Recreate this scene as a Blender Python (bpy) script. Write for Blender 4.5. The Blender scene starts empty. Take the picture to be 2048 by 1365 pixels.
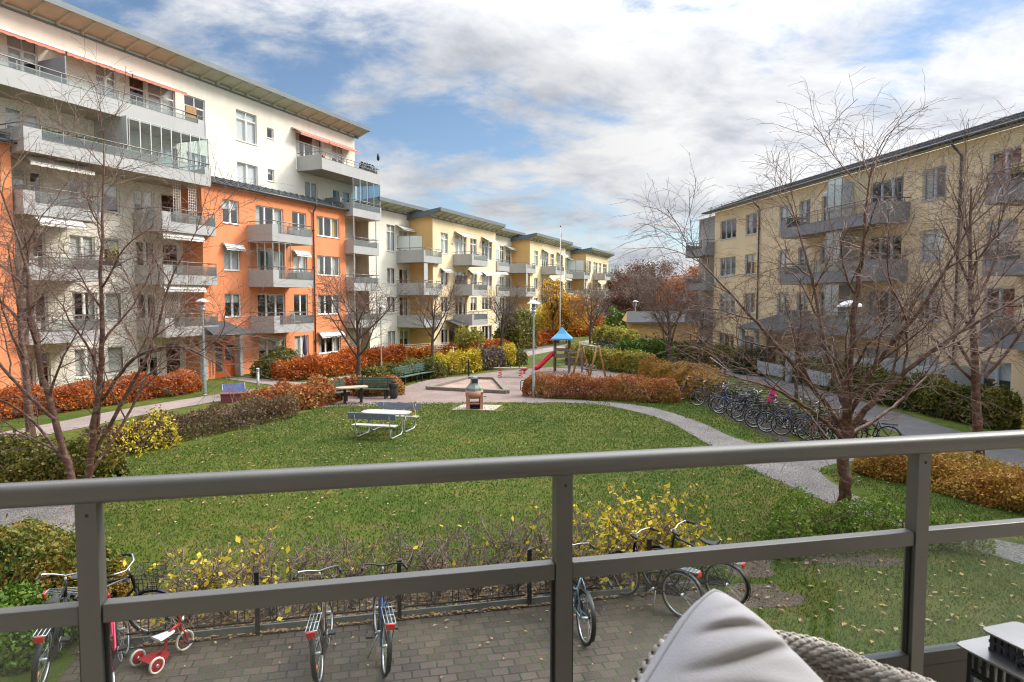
import bpy, math, random
import numpy as np
from mathutils import Vector, Matrix
R = math.radians
scene = bpy.context.scene
COL = scene.collection
rnd = random.Random(7)

# ------------------------------------------------------------------ helpers
class MB:
    """collects shapes; build() links them as ONE mesh object"""
    def __init__(s):
        s.v = []; s.f = []; s.mi = []; s.mats = []; s.sm = []
    def mat(s, m):
        if m not in s.mats: s.mats.append(m)
        return s.mats.index(m)
    def face(s, pts, m, smooth=False):
        b = len(s.v); s.v += [tuple(p) for p in pts]
        s.f.append(tuple(range(b, b + len(pts)))); s.mi.append(s.mat(m)); s.sm.append(smooth)
    def box(s, x0, x1, y0, y1, z0, z1, m, M=None):
        P = [(x0,y0,z0),(x1,y0,z0),(x1,y1,z0),(x0,y1,z0),(x0,y0,z1),(x1,y0,z1),(x1,y1,z1),(x0,y1,z1)]
        if M is not None: P = [tuple(M @ Vector(p)) for p in P]
        b = len(s.v); s.v += P; k = s.mat(m)
        for f in ((0,3,2,1),(4,5,6,7),(0,1,5,4),(1,2,6,5),(2,3,7,6),(3,0,4,7)):
            s.f.append(tuple(b+i for i in f)); s.mi.append(k); s.sm.append(False)
    def bar(s, a, b, w, h, m, up=(0,0,1)):
        """rectangular bar from a to b, w across, h along up"""
        a = Vector(a); b = Vector(b); d = (b-a); L = d.length
        if L < 1e-6: return
        d /= L; u = Vector(up)
        x = d.cross(u)
        if x.length < 1e-4: x = d.cross(Vector((1,0,0)))
        x.normalize(); u = x.cross(d)
        Mx = Matrix((( d.x, x.x, u.x, a.x),( d.y, x.y, u.y, a.y),( d.z, x.z, u.z, a.z),(0,0,0,1)))
        s.box(0, L, -w/2, w/2, -h/2, h/2, m, Mx)
    def tube(s, pts, rad, m, n=8, caps=True, smooth=True, closed=False):
        pts = [Vector(p) for p in pts]; k = s.mat(m); N = len(pts)
        if not hasattr(rad, '__len__'): rad = [rad]*N
        b = len(s.v); prev = None
        for i, p in enumerate(pts):
            if closed: t = pts[(i+1) % N] - pts[i-1]
            else: t = pts[min(i+1, N-1)] - pts[max(i-1, 0)]
            if t.length < 1e-9: t = Vector((0,0,1))
            t.normalize()
            if prev is None:
                x = t.cross(Vector((0,0,1)))
                if x.length < .05: x = t.cross(Vector((1,0,0)))
            else:
                x = prev - t*prev.dot(t)
                if x.length < 1e-6: x = t.orthogonal()
            x.normalize(); prev = x; y = t.cross(x)
            for j in range(n):
                a = 2*math.pi*j/n
                s.v.append(tuple(p + (x*math.cos(a) + y*math.sin(a))*rad[i]))
        for i in range(N if closed else N-1):
            i2 = (i+1) % N
            for j in range(n):
                j2 = (j+1) % n
                s.f.append((b+i*n+j, b+i*n+j2, b+i2*n+j2, b+i2*n+j)); s.mi.append(k); s.sm.append(smooth)
        if caps and not closed:
            s.f.append(tuple(b+j for j in reversed(range(n)))); s.mi.append(k); s.sm.append(False)
            s.f.append(tuple(b+(N-1)*n+j for j in range(n))); s.mi.append(k); s.sm.append(False)
    def lathe(s, prof, m, n=20, c=(0,0,0), smooth=True):
        k = s.mat(m); b = len(s.v)
        for r, z in prof:
            for j in range(n):
                a = 2*math.pi*j/n
                s.v.append((c[0]+r*math.cos(a), c[1]+r*math.sin(a), c[2]+z))
        for i in range(len(prof)-1):
            for j in range(n):
                j2 = (j+1) % n
                s.f.append((b+i*n+j, b+i*n+j2, b+(i+1)*n+j2, b+(i+1)*n+j)); s.mi.append(k); s.sm.append(smooth)
    def prism(s, poly, z0, z1, m):
        k = len(poly)
        s.face([(p[0],p[1],z1) for p in poly], m); s.face([(p[0],p[1],z0) for p in reversed(poly)], m)
        for i in range(k):
            a, b = poly[i], poly[(i+1) % k]
            s.face([(a[0],a[1],z0),(b[0],b[1],z0),(b[0],b[1],z1),(a[0],a[1],z1)], m)
    def grid(s, rows, m, smooth=True, closed=False):
        k = s.mat(m); b = len(s.v); n = len(rows[0])
        for r in rows: s.v += [tuple(p) for p in r]
        for i in range(len(rows)-1):
            for j in range(n if closed else n-1):
                j2 = (j+1) % n
                s.f.append((b+i*n+j, b+i*n+j2, b+(i+1)*n+j2, b+(i+1)*n+j)); s.mi.append(k); s.sm.append(smooth)
    def mesh(s, name):
        me = bpy.data.meshes.new(name); me.from_pydata(s.v, [], s.f)
        for m in s.mats: me.materials.append(m)
        me.polygons.foreach_set('material_index', s.mi); me.polygons.foreach_set('use_smooth', s.sm)
        me.update(); return me
    def build(s, name, parent=None, bevel=0):
        o = bpy.data.objects.new(name, s.mesh(name)); COL.objects.link(o)
        if parent is not None: o.parent = parent
        if bevel:
            b = o.modifiers.new('bevel', 'BEVEL'); b.width = bevel; b.segments = 2; b.limit_method = 'ANGLE'; b.angle_limit = R(40)
        return o

def npmesh(name, V, F, mats, mi=None, smooth=False, parent=None):
    """V (n,3), F (m,k) arrays, quick"""
    me = bpy.data.meshes.new(name); m, k = F.shape
    me.vertices.add(len(V)); me.vertices.foreach_set('co', V.astype(np.float32).ravel())
    me.loops.add(m*k); me.loops.foreach_set('vertex_index', F.astype(np.int32).ravel())
    me.polygons.add(m); me.polygons.foreach_set('loop_start', np.arange(0, m*k, k, dtype=np.int32))
    for a in mats: me.materials.append(a)
    if mi is not None: me.polygons.foreach_set('material_index', mi.astype(np.int32))
    me.polygons.foreach_set('use_smooth', np.full(m, smooth))
    me.update(calc_edges=True); me.validate()
    o = bpy.data.objects.new(name, me); COL.objects.link(o)
    if parent is not None: o.parent = parent
    return o

def tag(o, label=None, cat=None, group=None, kind=None):
    if label: o['label'] = label
    if cat: o['category'] = cat
    if group: o['group'] = group
    if kind: o['kind'] = kind
    return o
def thing(name, label, cat, loc=(0,0,0), rz=0., group=None):
    o = bpy.data.objects.new(name, None); COL.objects.link(o); o.empty_display_size = .2
    o.location = loc; o.rotation_euler = (0,0,rz)
    return tag(o, label, cat, group)
def copy_tree(o, parent=None):
    c = o.copy(); COL.objects.link(c)
    if parent is not None: c.parent = parent
    for ch in list(o.children): copy_tree(ch, c)
    return c
def dup(o, loc, rz, label, group=None, scale=None):
    c = copy_tree(o); c.location = loc; c.rotation_euler = (0,0,rz); c['label'] = label
    if group: c['group'] = group
    if scale: c.scale = (scale,)*3 if not hasattr(scale, '__len__') else scale
    return c

# ------------------------------------------------------------------ materials
MATS = {}
def nodes_of(name):
    m = bpy.data.materials.new(name); m.use_nodes = True
    nt = m.node_tree; bs = nt.nodes['Principled BSDF']; return m, nt, bs
def N(nt, t, **kw):
    n = nt.nodes.new(t)
    for k, v in kw.items(): setattr(n, k, v)
    return n
def ramp(nt, stops, interp='LINEAR'):
    r = N(nt, 'ShaderNodeValToRGB'); r.color_ramp.interpolation = interp
    while len(r.color_ramp.elements) < len(stops): r.color_ramp.elements.new(.5)
    for e, (p, c) in zip(r.color_ramp.elements, stops):
        e.position = p; e.color = (c[0], c[1], c[2], 1)
    return r
def noise(nt, vec, scale, detail=4, rough=.55, dist=0.):
    n = N(nt, 'ShaderNodeTexNoise'); n.inputs['Scale'].default_value = scale
    n.inputs['Detail'].default_value = detail; n.inputs['Roughness'].default_value = rough; n.inputs['Distortion'].default_value = dist
    if vec is not None: nt.links.new(vec, n.inputs['Vector'])
    return n
def mixc(nt, fac, a, b, mode='MIX'):
    m = N(nt, 'ShaderNodeMix', data_type='RGBA', blend_type=mode)
    for sock, val in ((m.inputs[0], fac), (m.inputs[6], a), (m.inputs[7], b)):
        if hasattr(val, 'is_output'): nt.links.new(val, sock)
        elif hasattr(val, '__len__'): sock.default_value = (val[0], val[1], val[2], 1)
        else: sock.default_value = val
    return m.outputs[2]
def bumpn(nt, bs, h, strength=.3, dist=.01):
    b = N(nt, 'ShaderNodeBump'); b.inputs['Strength'].default_value = strength; b.inputs['Distance'].default_value = dist
    nt.links.new(h, b.inputs['Height']); nt.links.new(b.outputs[0], bs.inputs['Normal'])
def pm(name, col, rough=.6, var=.12, scale=3., bump=0., bscale=60., metal=0., spec=.5, streak=0.):
    """plain procedural material: colour with cloudy variation, optional fine bump and vertical weather streaks"""
    m, nt, bs = nodes_of(name)
    tc = N(nt, 'ShaderNodeTexCoord').outputs['Object']
    n = noise(nt, tc, scale, 5)
    r = ramp(nt, [(.3, [c*(1-var) for c in col]), (.7, [min(1, c*(1+var)) for c in col])])
    nt.links.new(n.outputs[0], r.inputs[0]); out = r.outputs[0]
    if streak:
        mp = N(nt, 'ShaderNodeMapping'); mp.inputs['Scale'].default_value = (2.2, 2.2, .12); nt.links.new(tc, mp.inputs[0])
        n2 = noise(nt, mp.outputs[0], 1.6, 6, .65)
        r2 = ramp(nt, [(.45, (1,1,1)), (.8, [1-streak]*3)]); nt.links.new(n2.outputs[0], r2.inputs[0])
        out = mixc(nt, 1., out, r2.outputs[0], 'MULTIPLY')
    nt.links.new(out, bs.inputs['Base Color'])
    bs.inputs['Roughness'].default_value = rough; bs.inputs['Metallic'].default_value = metal
    bs.inputs['Specular IOR Level'].default_value = spec
    if bump:
        nb = noise(nt, tc, bscale, 3); bumpn(nt, bs, nb.outputs[0], bump, .01)
    return m
def leafm(name, cols, scale=.9, trans=.25, mixn=.5):
    """leaves: colour by leaf (random per island) and by patch (noise)"""
    m, nt, bs = nodes_of(name)
    g = N(nt, 'ShaderNodeNewGeometry'); tc = N(nt, 'ShaderNodeTexCoord').outputs['Object']
    n = noise(nt, tc, scale, 3)
    mr = N(nt, 'ShaderNodeMapRange'); mr.inputs[1].default_value = .3; mr.inputs[2].default_value = .7; nt.links.new(n.outputs[0], mr.inputs[0])
    mx = N(nt, 'ShaderNodeMix'); mx.inputs[0].default_value = mixn
    nt.links.new(g.outputs['Random Per Island'], mx.inputs[2]); nt.links.new(mr.outputs[0], mx.inputs[3])
    k = len(cols)
    r = ramp(nt, [((i+.5)/k, c) for i, c in enumerate(cols)]); nt.links.new(mx.outputs[0], r.inputs[0])
    nt.links.new(r.outputs[0], bs.inputs['Base Color']); bs.inputs['Roughness'].default_value = .55; bs.inputs['Specular IOR Level'].default_value = .3
    tr = N(nt, 'ShaderNodeBsdfTranslucent'); nt.links.new(r.outputs[0], tr.inputs[0])
    ms = N(nt, 'ShaderNodeMixShader'); ms.inputs[0].default_value = trans
    nt.links.new(bs.outputs[0], ms.inputs[1]); nt.links.new(tr.outputs[0], ms.inputs[2])
    nt.links.new(ms.outputs[0], nt.nodes['Material Output'].inputs[0])
    return m
def glassm(name, tint=(.9,.95,.95), ior=1.6, rough=.0, frost=0.):
    """thin pane: transparent with a Fresnel reflection; frost mixes in a milky diffuse"""
    m, nt, bs = nodes_of(name); nt.nodes.remove(bs)
    t = N(nt, 'ShaderNodeBsdfTransparent'); t.inputs[0].default_value = (*tint, 1)
    gl = N(nt, 'ShaderNodeBsdfGlossy'); gl.inputs['Roughness'].default_value = rough
    fr = N(nt, 'ShaderNodeFresnel'); g_ = N(nt, 'ShaderNodeNewGeometry')   # same reflection from both sides of the thin pane
    io = N(nt, 'ShaderNodeMix'); io.inputs[2].default_value = ior; io.inputs[3].default_value = 1/ior
    nt.links.new(g_.outputs['Backfacing'], io.inputs[0]); nt.links.new(io.outputs[0], fr.inputs[0])
    last = t.outputs[0]
    if frost:
        d = N(nt, 'ShaderNodeBsdfDiffuse'); d.inputs[0].default_value = (.72,.78,.78,1)
        tl = N(nt, 'ShaderNodeBsdfTranslucent'); tl.inputs[0].default_value = (.72,.78,.78,1)
        dm = N(nt, 'ShaderNodeMixShader'); dm.inputs[0].default_value = .4
        nt.links.new(d.outputs[0], dm.inputs[1]); nt.links.new(tl.outputs[0], dm.inputs[2])
        fm = N(nt, 'ShaderNodeMixShader'); fm.inputs[0].default_value = frost
        nt.links.new(last, fm.inputs[1]); nt.links.new(dm.outputs[0], fm.inputs[2]); last = fm.outputs[0]
    ms = N(nt, 'ShaderNodeMixShader'); nt.links.new(fr.outputs[0], ms.inputs[0])
    nt.links.new(last, ms.inputs[1]); nt.links.new(gl.outputs[0], ms.inputs[2])
    nt.links.new(ms.outputs[0], nt.nodes['Material Output'].inputs[0])
    return m

def plaster(name, col, streak=.09):
    return pm(name, col, .9, .06, .6, .25, 90, 0, .2, streak)
m_white = plaster('cream_plaster', (.80,.765,.67))
m_orange = plaster('orange_plaster', (.80,.29,.135))
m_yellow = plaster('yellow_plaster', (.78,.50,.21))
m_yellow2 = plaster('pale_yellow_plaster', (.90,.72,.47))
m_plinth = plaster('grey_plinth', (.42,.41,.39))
m_cream_shaded = plaster('shaded_cream_plaster', (.46,.385,.30))  # cream return wall of the nearest yellow block, its shade put into the colour
m_bgrey = pm('balcony_sheet_metal', (.40,.405,.40), .5, .06, .8, .06, 30, .0, .4, .1)
m_bgrey2 = pm('balcony_sheet_metal_blue', (.24,.255,.285), .5, .06, .8, .06, 30, .0, .4, .1)
m_conc = pm('balcony_concrete', (.40,.35,.28), .9, .18, 1.3, .3, 40)
m_rail = pm('rail_metal', (.22,.22,.22), .45, .06, 4, 0, 1, .6)
m_railL = pm('pale_rail_metal', (.50,.50,.49), .4, .06, 4, 0, 1, .5)
m_wframe = pm('white_window_paint', (.78,.77,.74), .45, .05, 6)
m_gframe = pm('grey_window_paint', (.52,.57,.62), .45, .06, 6)
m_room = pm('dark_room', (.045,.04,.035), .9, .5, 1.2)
m_roof = pm('roof_sheet', (.055,.062,.072), .75, .12, 2, .1, 20)
m_slate = pm('slate_roof', (.030,.030,.033), .85, .25, 3, .2, 20)
m_fascia = pm('eave_fascia', (.13,.16,.18), .5, .1, 2)
m_soffit = pm('soffit_boards', (.46,.47,.37), .8, .08, 2, .1, 30)
m_pipe = pm('drainpipe_metal', (.07,.075,.08), .4, .1, 5, 0, 1, .3)
m_blind = pm('blind_fabric', (.78,.79,.78), .8, .05, 8)
m_curt = pm('curtain_fabric', (.66,.63,.58), .9, .1, 5)
m_curtY = pm('yellow_curtain_fabric', (.65,.46,.12), .9, .2, 7)
m_roller = pm('brown_roller_blind', (.30,.13,.09), .9, .1, 8)
m_awnR = pm('coral_awning', (.66,.20,.13), .8, .08, 4)
m_awnW = pm('white_awning', (.76,.74,.70), .8, .06, 4)
m_door = pm('orange_red_door', (.42,.085,.02), .4, .1, 4)
m_brown = pm('brown_door', (.16,.07,.04), .5, .15, 5)
m_glass = glassm('window_glass', (.90,.94,.94), 2.3)
m_bglass = glassm('balcony_glass', (.80,.86,.86), 1.5, 0., .12)
m_fglass = glassm('frosted_glass', (.8,.88,.88), 1.5, .1, .8)
m_cglass = glassm('clear_glass', (.90,.95,.95), 1.45)
m_blueglass = glassm('blue_balcony_glass', (.40,.62,.80), 1.5, 0., .1)
m_lattice = pm('white_lattice_wood', (.62,.57,.50), .7, .1, 8)
m_black = pm('black_paint', (.012,.012,.013), .45, .2, 8)
m_chrome = pm('bare_metal', (.55,.55,.56), .3, .1, 10, 0, 1, .9)
m_steel = pm('galvanised_steel', (.42,.46,.47), .45, .12, 6, 0, 1, .6)
m_wood = pm('weathered_wood', (.20,.165,.13), .8, .25, 9, .3, 60)
m_woodR = pm('reddish_brown_wood', (.11,.05,.03), .75, .25, 9, .3, 60)
m_woodY = pm('oiled_pine', (.33,.17,.05), .6, .25, 7, .2, 60)
m_soil = pm('dark_soil', (.055,.042,.034), .95, .35, 6, .6, 40)
# ------------------------------------------------------------------ camera, sun, sky
F_PX = 1320.; PITCH = math.atan(81.5/F_PX); EYE = 4.6
cam = bpy.data.cameras.new('camera'); co = bpy.data.objects.new('camera', cam); COL.objects.link(co)
cam.sensor_width = 36; cam.lens = 36*F_PX/2048; cam.clip_start = .05; cam.clip_end = 3000
co.location = (0,0,EYE); co.rotation_euler = (R(90)-PITCH, 0, 0); scene.camera = co
cam.dof.use_dof = True; cam.dof.focus_distance = 22; cam.dof.aperture_fstop = 9
SUN_AZ, SUN_EL = 68., 34.          # degrees clockwise from +Y (to the right), height
sd = Vector((math.sin(R(SUN_AZ))*math.cos(R(SUN_EL)), math.cos(R(SUN_AZ))*math.cos(R(SUN_EL)), math.sin(R(SUN_EL))))
sl = bpy.data.lights.new('sun', 'SUN'); so = bpy.data.objects.new('sun', sl); COL.objects.link(so)
sl.energy = 1.55; sl.angle = R(13); sl.color = (1., .90, .76)
so.rotation_euler = sd.to_track_quat('Z', 'Y').to_euler()
w = bpy.data.worlds.new('World'); scene.world = w; w.use_nodes = True
nt = w.node_tree; nt.nodes.clear()
out = N(nt, 'ShaderNodeOutputWorld')
sky = N(nt, 'ShaderNodeTexSky', sky_type='NISHITA'); sky.sun_disc = False
sky.sun_elevation = R(SUN_EL); sky.sun_rotation = R(SUN_AZ); sky.air_density = 1.; sky.dust_density = .3; sky.ozone_density = 2.5
bg1 = N(nt, 'ShaderNodeBackground'); bg1.inputs[1].default_value = .066; nt.links.new(sky.outputs[0], bg1.inputs[0])
tc = N(nt, 'ShaderNodeTexCoord').outputs['Generated']
sx = N(nt, 'ShaderNodeSeparateXYZ'); nt.links.new(tc, sx.inputs[0])
def mth(op, a, b=None, clamp=False):
    n = N(nt, 'ShaderNodeMath', operation=op, use_clamp=clamp)
    for i, q in enumerate((a, b)):
        if q is None: continue
        if hasattr(q, 'is_output'): nt.links.new(q, n.inputs[i])
        else: n.inputs[i].default_value = q
    return n.outputs[0]
zz = mth('ADD', mth('MAXIMUM', sx.outputs[2], 0.), .26)
cx = N(nt, 'ShaderNodeCombineXYZ')
nt.links.new(mth('DIVIDE', sx.outputs[0], zz), cx.inputs[0]); nt.links.new(mth('DIVIDE', sx.outputs[1], zz), cx.inputs[1])
mp = N(nt, 'ShaderNodeMapping'); mp.inputs['Location'].default_value = (3.1, 1.7, 0); mp.inputs['Rotation'].default_value = (0,0,R(-22)); mp.inputs['Scale'].default_value = (1.05, 1.3, 1)
nt.links.new(cx.outputs[0], mp.inputs[0])
n1 = noise(nt, mp.outputs[0], .62, 2, .5, .3)        # where the cover opens
n2 = noise(nt, mp.outputs[0], 3.0, 12, .62, .2)      # ragged clouds
cov = mth('ADD', mth('MULTIPLY', n1.outputs[0], .55), mth('MULTIPLY', n2.outputs[0], .45))
# the cloud cover is thicker towards the sun
dt = N(nt, 'ShaderNodeVectorMath', operation='DOT_PRODUCT'); nt.links.new(tc, dt.inputs[0]); dt.inputs[1].default_value = tuple(Vector((sd.x, sd.y, 0)).normalized())
cov = mth('ADD', cov, mth('MULTIPLY', dt.outputs['Value'], .06))
mask = N(nt, 'ShaderNodeMapRange'); mask.interpolation_type = 'SMOOTHSTEP'
mask.inputs[1].default_value = .415; mask.inputs[2].default_value = .545; nt.links.new(cov, mask.inputs[0])
n3 = noise(nt, mp.outputs[0], 2.6, 10, .62, .3)
cr = ramp(nt, [(.34, (.58,.61,.67)), (.48, (.80,.82,.86)), (.62, (.99,.99,.99))]); nt.links.new(n3.outputs[0], cr.inputs[0])
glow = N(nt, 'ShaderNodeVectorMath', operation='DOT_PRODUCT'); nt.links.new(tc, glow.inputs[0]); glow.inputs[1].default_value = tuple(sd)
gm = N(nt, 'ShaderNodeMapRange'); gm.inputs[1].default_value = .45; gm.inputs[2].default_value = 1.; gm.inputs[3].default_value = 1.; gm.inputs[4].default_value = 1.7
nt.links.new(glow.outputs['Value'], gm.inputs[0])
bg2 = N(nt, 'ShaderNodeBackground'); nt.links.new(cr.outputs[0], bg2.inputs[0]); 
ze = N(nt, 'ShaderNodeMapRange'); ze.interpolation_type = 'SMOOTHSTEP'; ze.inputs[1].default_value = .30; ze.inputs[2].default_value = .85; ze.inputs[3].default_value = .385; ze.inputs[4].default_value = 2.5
nt.links.new(sx.outputs[2], ze.inputs[0])       # cloud brightness boosted overhead, mostly out of view, to lift the shaded facades
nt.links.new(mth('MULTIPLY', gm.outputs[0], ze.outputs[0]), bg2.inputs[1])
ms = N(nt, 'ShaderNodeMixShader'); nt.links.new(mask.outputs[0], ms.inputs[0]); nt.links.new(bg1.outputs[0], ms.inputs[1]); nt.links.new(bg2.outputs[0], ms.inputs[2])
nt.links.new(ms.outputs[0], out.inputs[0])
vs = scene.view_settings; vs.view_transform = 'Standard'; vs.look = 'None'; vs.exposure = 1.1; vs.gamma = 1.; vs.use_curve_mapping = False
cy = scene.cycles; cy.use_denoising = True; cy.max_bounces = 6; cy.transparent_max_bounces = 16; cy.filter_width = 1.15; cy.diffuse_bounces = 4; cy.glossy_bounces = 3
cy.sample_clamp_indirect = 6; cy.caustics_reflective = False; cy.caustics_refractive = False

# ------------------------------------------------------------------ ground
def grass_mat():
    m, nt, bs = nodes_of('lawn_grass'); tc = N(nt, 'ShaderNodeTexCoord').outputs['Object']
    a = noise(nt, tc, .22, 3, .5); b = noise(nt, tc, 1.7, 5, .6, .4); c = noise(nt, tc, 38, 6, .75)
    r1 = ramp(nt, [(.34, (.056,.100,.012)), (.50, (.082,.116,.020)), (.66, (.132,.132,.042))]); nt.links.new(b.outputs[0], r1.inputs[0])
    r2 = ramp(nt, [(.36, (.72,.84,.62)), (.64, (1.38,1.16,1.0))]); nt.links.new(a.outputs[0], r2.inputs[0])
    r3 = ramp(nt, [(.3, (.45,.45,.40)), (.55, (1,1,1)), (.75, (1.5,1.45,1.3))]); nt.links.new(c.outputs[0], r3.inputs[0])
    o = mixc(nt, 1., r1.outputs[0], r2.outputs[0], 'MULTIPLY'); o = mixc(nt, 1., o, r3.outputs[0], 'MULTIPLY')
    d = noise(nt, tc, .8, 6, .7, .6); rd = ramp(nt, [(.70, (0,0,0)), (.78, (1,1,1))]); nt.links.new(d.outputs[0], rd.inputs[0])
    o = mixc(nt, rd.outputs[0], o, (.10,.075,.05))
    nt.links.new(o, bs.inputs['Base Color']); bs.inputs['Roughness'].default_value = .9; bs.inputs['Specular IOR Level'].default_value = .15
    bumpn(nt, bs, c.outputs[0], .9, .04); return m
m_grass = grass_mat()
def gravel_mat(name, c1, c2, c3, sc=60.):
    m, nt, bs = nodes_of(name); tc = N(nt, 'ShaderNodeTexCoord').outputs['Object']
    v = N(nt, 'ShaderNodeTexVoronoi'); v.inputs['Scale'].default_value = sc; nt.links.new(tc, v.inputs['Vector'])
    s = N(nt, 'ShaderNodeSeparateColor'); nt.links.new(v.outputs['Color'], s.inputs[0])
    r = ramp(nt, [(0, c1), (.5, c2), (1, c3)]); nt.links.new(s.outputs[0], r.inputs[0])
    a = noise(nt, tc, .7, 5, .6); r2 = ramp(nt, [(.35, (.78,.78,.78)), (.65, (1.15,1.13,1.1))]); nt.links.new(a.outputs[0], r2.inputs[0])
    nt.links.new(mixc(nt, 1., r.outputs[0], r2.outputs[0], 'MULTIPLY'), bs.inputs['Base Color'])
    bs.inputs['Roughness'].default_value = .92; bumpn(nt, bs, v.outputs['Distance'], .7, .02); return m
m_gravel = gravel_mat('gravel', (.085,.076,.072), (.158,.144,.137), (.28,.26,.245), 42)
m_play = gravel_mat('playground_gravel', (.165,.118,.10), (.235,.175,.152), (.31,.245,.22), 50)
m_asph = gravel_mat('asphalt', (.085,.084,.09), (.12,.119,.126), (.165,.163,.172), 90)
m_lpath = gravel_mat('reddish_path', (.22,.17,.15), (.29,.235,.215), (.36,.30,.28), 60)
m_sand = gravel_mat('sand', (.30,.20,.16), (.36,.26,.21), (.42,.31,.26), 80)
m_mulch = gravel_mat('bark_mulch', (.06,.034,.024), (.12,.07,.05), (.22,.14,.10), 38)

def smooth_poly(P, n=6):
    out = []; k = len(P)
    for i in range(k):
        p0, p1, p2, p3 = (np.array(P[(i+j-1) % k], float) for j in range(4))
        for t in np.arange(n)/n:
            out.append(tuple(.5*((2*p1) + (p2-p0)*t + (2*p0-5*p1+4*p2-p3)*t*t + (3*p1-p0-3*p2+p3)*t**3)))
    return out
def smooth_line(P, n=8):
    P = [np.array(p, float) for p in P]; Q = [2*P[0]-P[1]] + P + [2*P[-1]-P[-2]]; out = []
    for i in range(1, len(Q)-2):
        p0, p1, p2, p3 = Q[i-1:i+3]
        for t in np.arange(n)/n:
            out.append(.5*((2*p1) + (p2-p0)*t + (2*p0-5*p1+4*p2-p3)*t*t + (3*p1-p0-3*p2+p3)*t**3))
    out.append(P[-1]); return out
def flat(name, poly, z, m, label=None, jit=0., kind='structure'):
    b = MB(); r = random.Random(len(poly))
    P = [(p[0]+r.uniform(-jit,jit), p[1]+r.uniform(-jit,jit), z) for p in poly]
    b.face(P, m); o = b.build(name); return tag(o, label, None, None, kind)
def ribbon(name, line, w, z, m, jit=.0):
    L = smooth_line(line, 10); b = MB(); r = random.Random(3); A = []; B = []
    for i, p in enumerate(L):
        t = L[min(i+1, len(L)-1)] - L[max(i-1, 0)]; t = t/np.linalg.norm(t); nrm = np.array((-t[1], t[0]))
        A.append((*(p+nrm*(w/2+r.uniform(-jit,jit))), z)); B.append((*(p-nrm*(w/2+r.uniform(-jit,jit))), z))
    b.grid([A, B], m, False); return tag(b.build(name), None, None, None, 'structure')
b = MB(); b.face([(-700,-60,0),(700,-60,0),(700,1500,0),(-700,1500,0)], m_grass); tag(b.build('ground'), kind='structure')
flat('playground_gravel', smooth_poly([(-9.0,28.2),(-7.4,28.5),(-5.8,28.5),(-2.8,29.3),(0.4,29.6),(1.6,29.9),(1.4,31.6),(3.4,32.2),(6.5,31.9),(8.4,33),(8.6,37),(8.4,40),(6.5,42),(5.4,45.5),(2.6,45.2),(-.6,42.8),(-3.0,40),(-4.5,38.6),(-5.6,35.5),(-6.6,32.2),(-8.6,31.2)], 5), .004, m_play, jit=.05)
flat('gravel_path', smooth_poly([(0.6,29.4),(2.4,29.5),(4.3,28.4),(5.8,25.4),(6.2,22),(6.45,18.4),(6.9,16),(7.3,14.4),(7.8,13.3),(8.7,11.6),(10,9.4),(11.8,6.8),(14.4,8),(11.6,10.6),(9.4,12.4),(8.35,14),(8.1,15.7),(8.3,17.5),(9.4,18.5),(11.5,18.9),(13.4,18.6),(13.4,20.6),(10.8,20.6),(8.5,20.4),(7.5,21.6),(7.15,24.2),(6.3,27.4),(4.9,29.3),(2.6,30.4),(.8,30.6)], 5), .008, m_gravel, jit=.04)
ribbon('asphalt_path', [(15.6,4),(14.7,12),(14.5,20),(14.75,30),(14.5,37),(13.4,46),(11.6,54),(8.5,61.5),(5.5,66),(2.5,62),(1.2,57)], 2.3, .012, m_asph)
ribbon('paved_path', [(-30,10),(-21.5,17.5),(-17.2,21.9),(-15.4,27.5),(-12.9,33),(-10.5,37),(-7.7,42),(-3.4,49),(0.6,55),(4.5,64),(9,74),(14,86)], 1.9, .016, m_lpath)
ribbon('entrance_path', [(-11.4,35.4),(-14.0,37.2),(-16.3,39)], 1.5, .020, m_lpath)
flat('gravel_yard', smooth_poly([(-15,15.8),(-12,15.6),(-10.0,15.3),(-9.0,13.6),(-8.35,11.9),(-8.2,10.6),(-9.5,9.4),(-13,8),(-16,10)], 5), .006, m_gravel, jit=.05)
dO = Vector((.9762, .2167, 0)); nO = Vector((-.2167, .9762, 0)); P0 = Vector((-1.33, 9.28, 0))   # the kerb line below the balcony
def own(a, b, z=0.): return P0 + dO*a + nO*b + Vector((0,0,z))
OWN_RZ = math.atan2(.2167, .9762)
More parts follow.
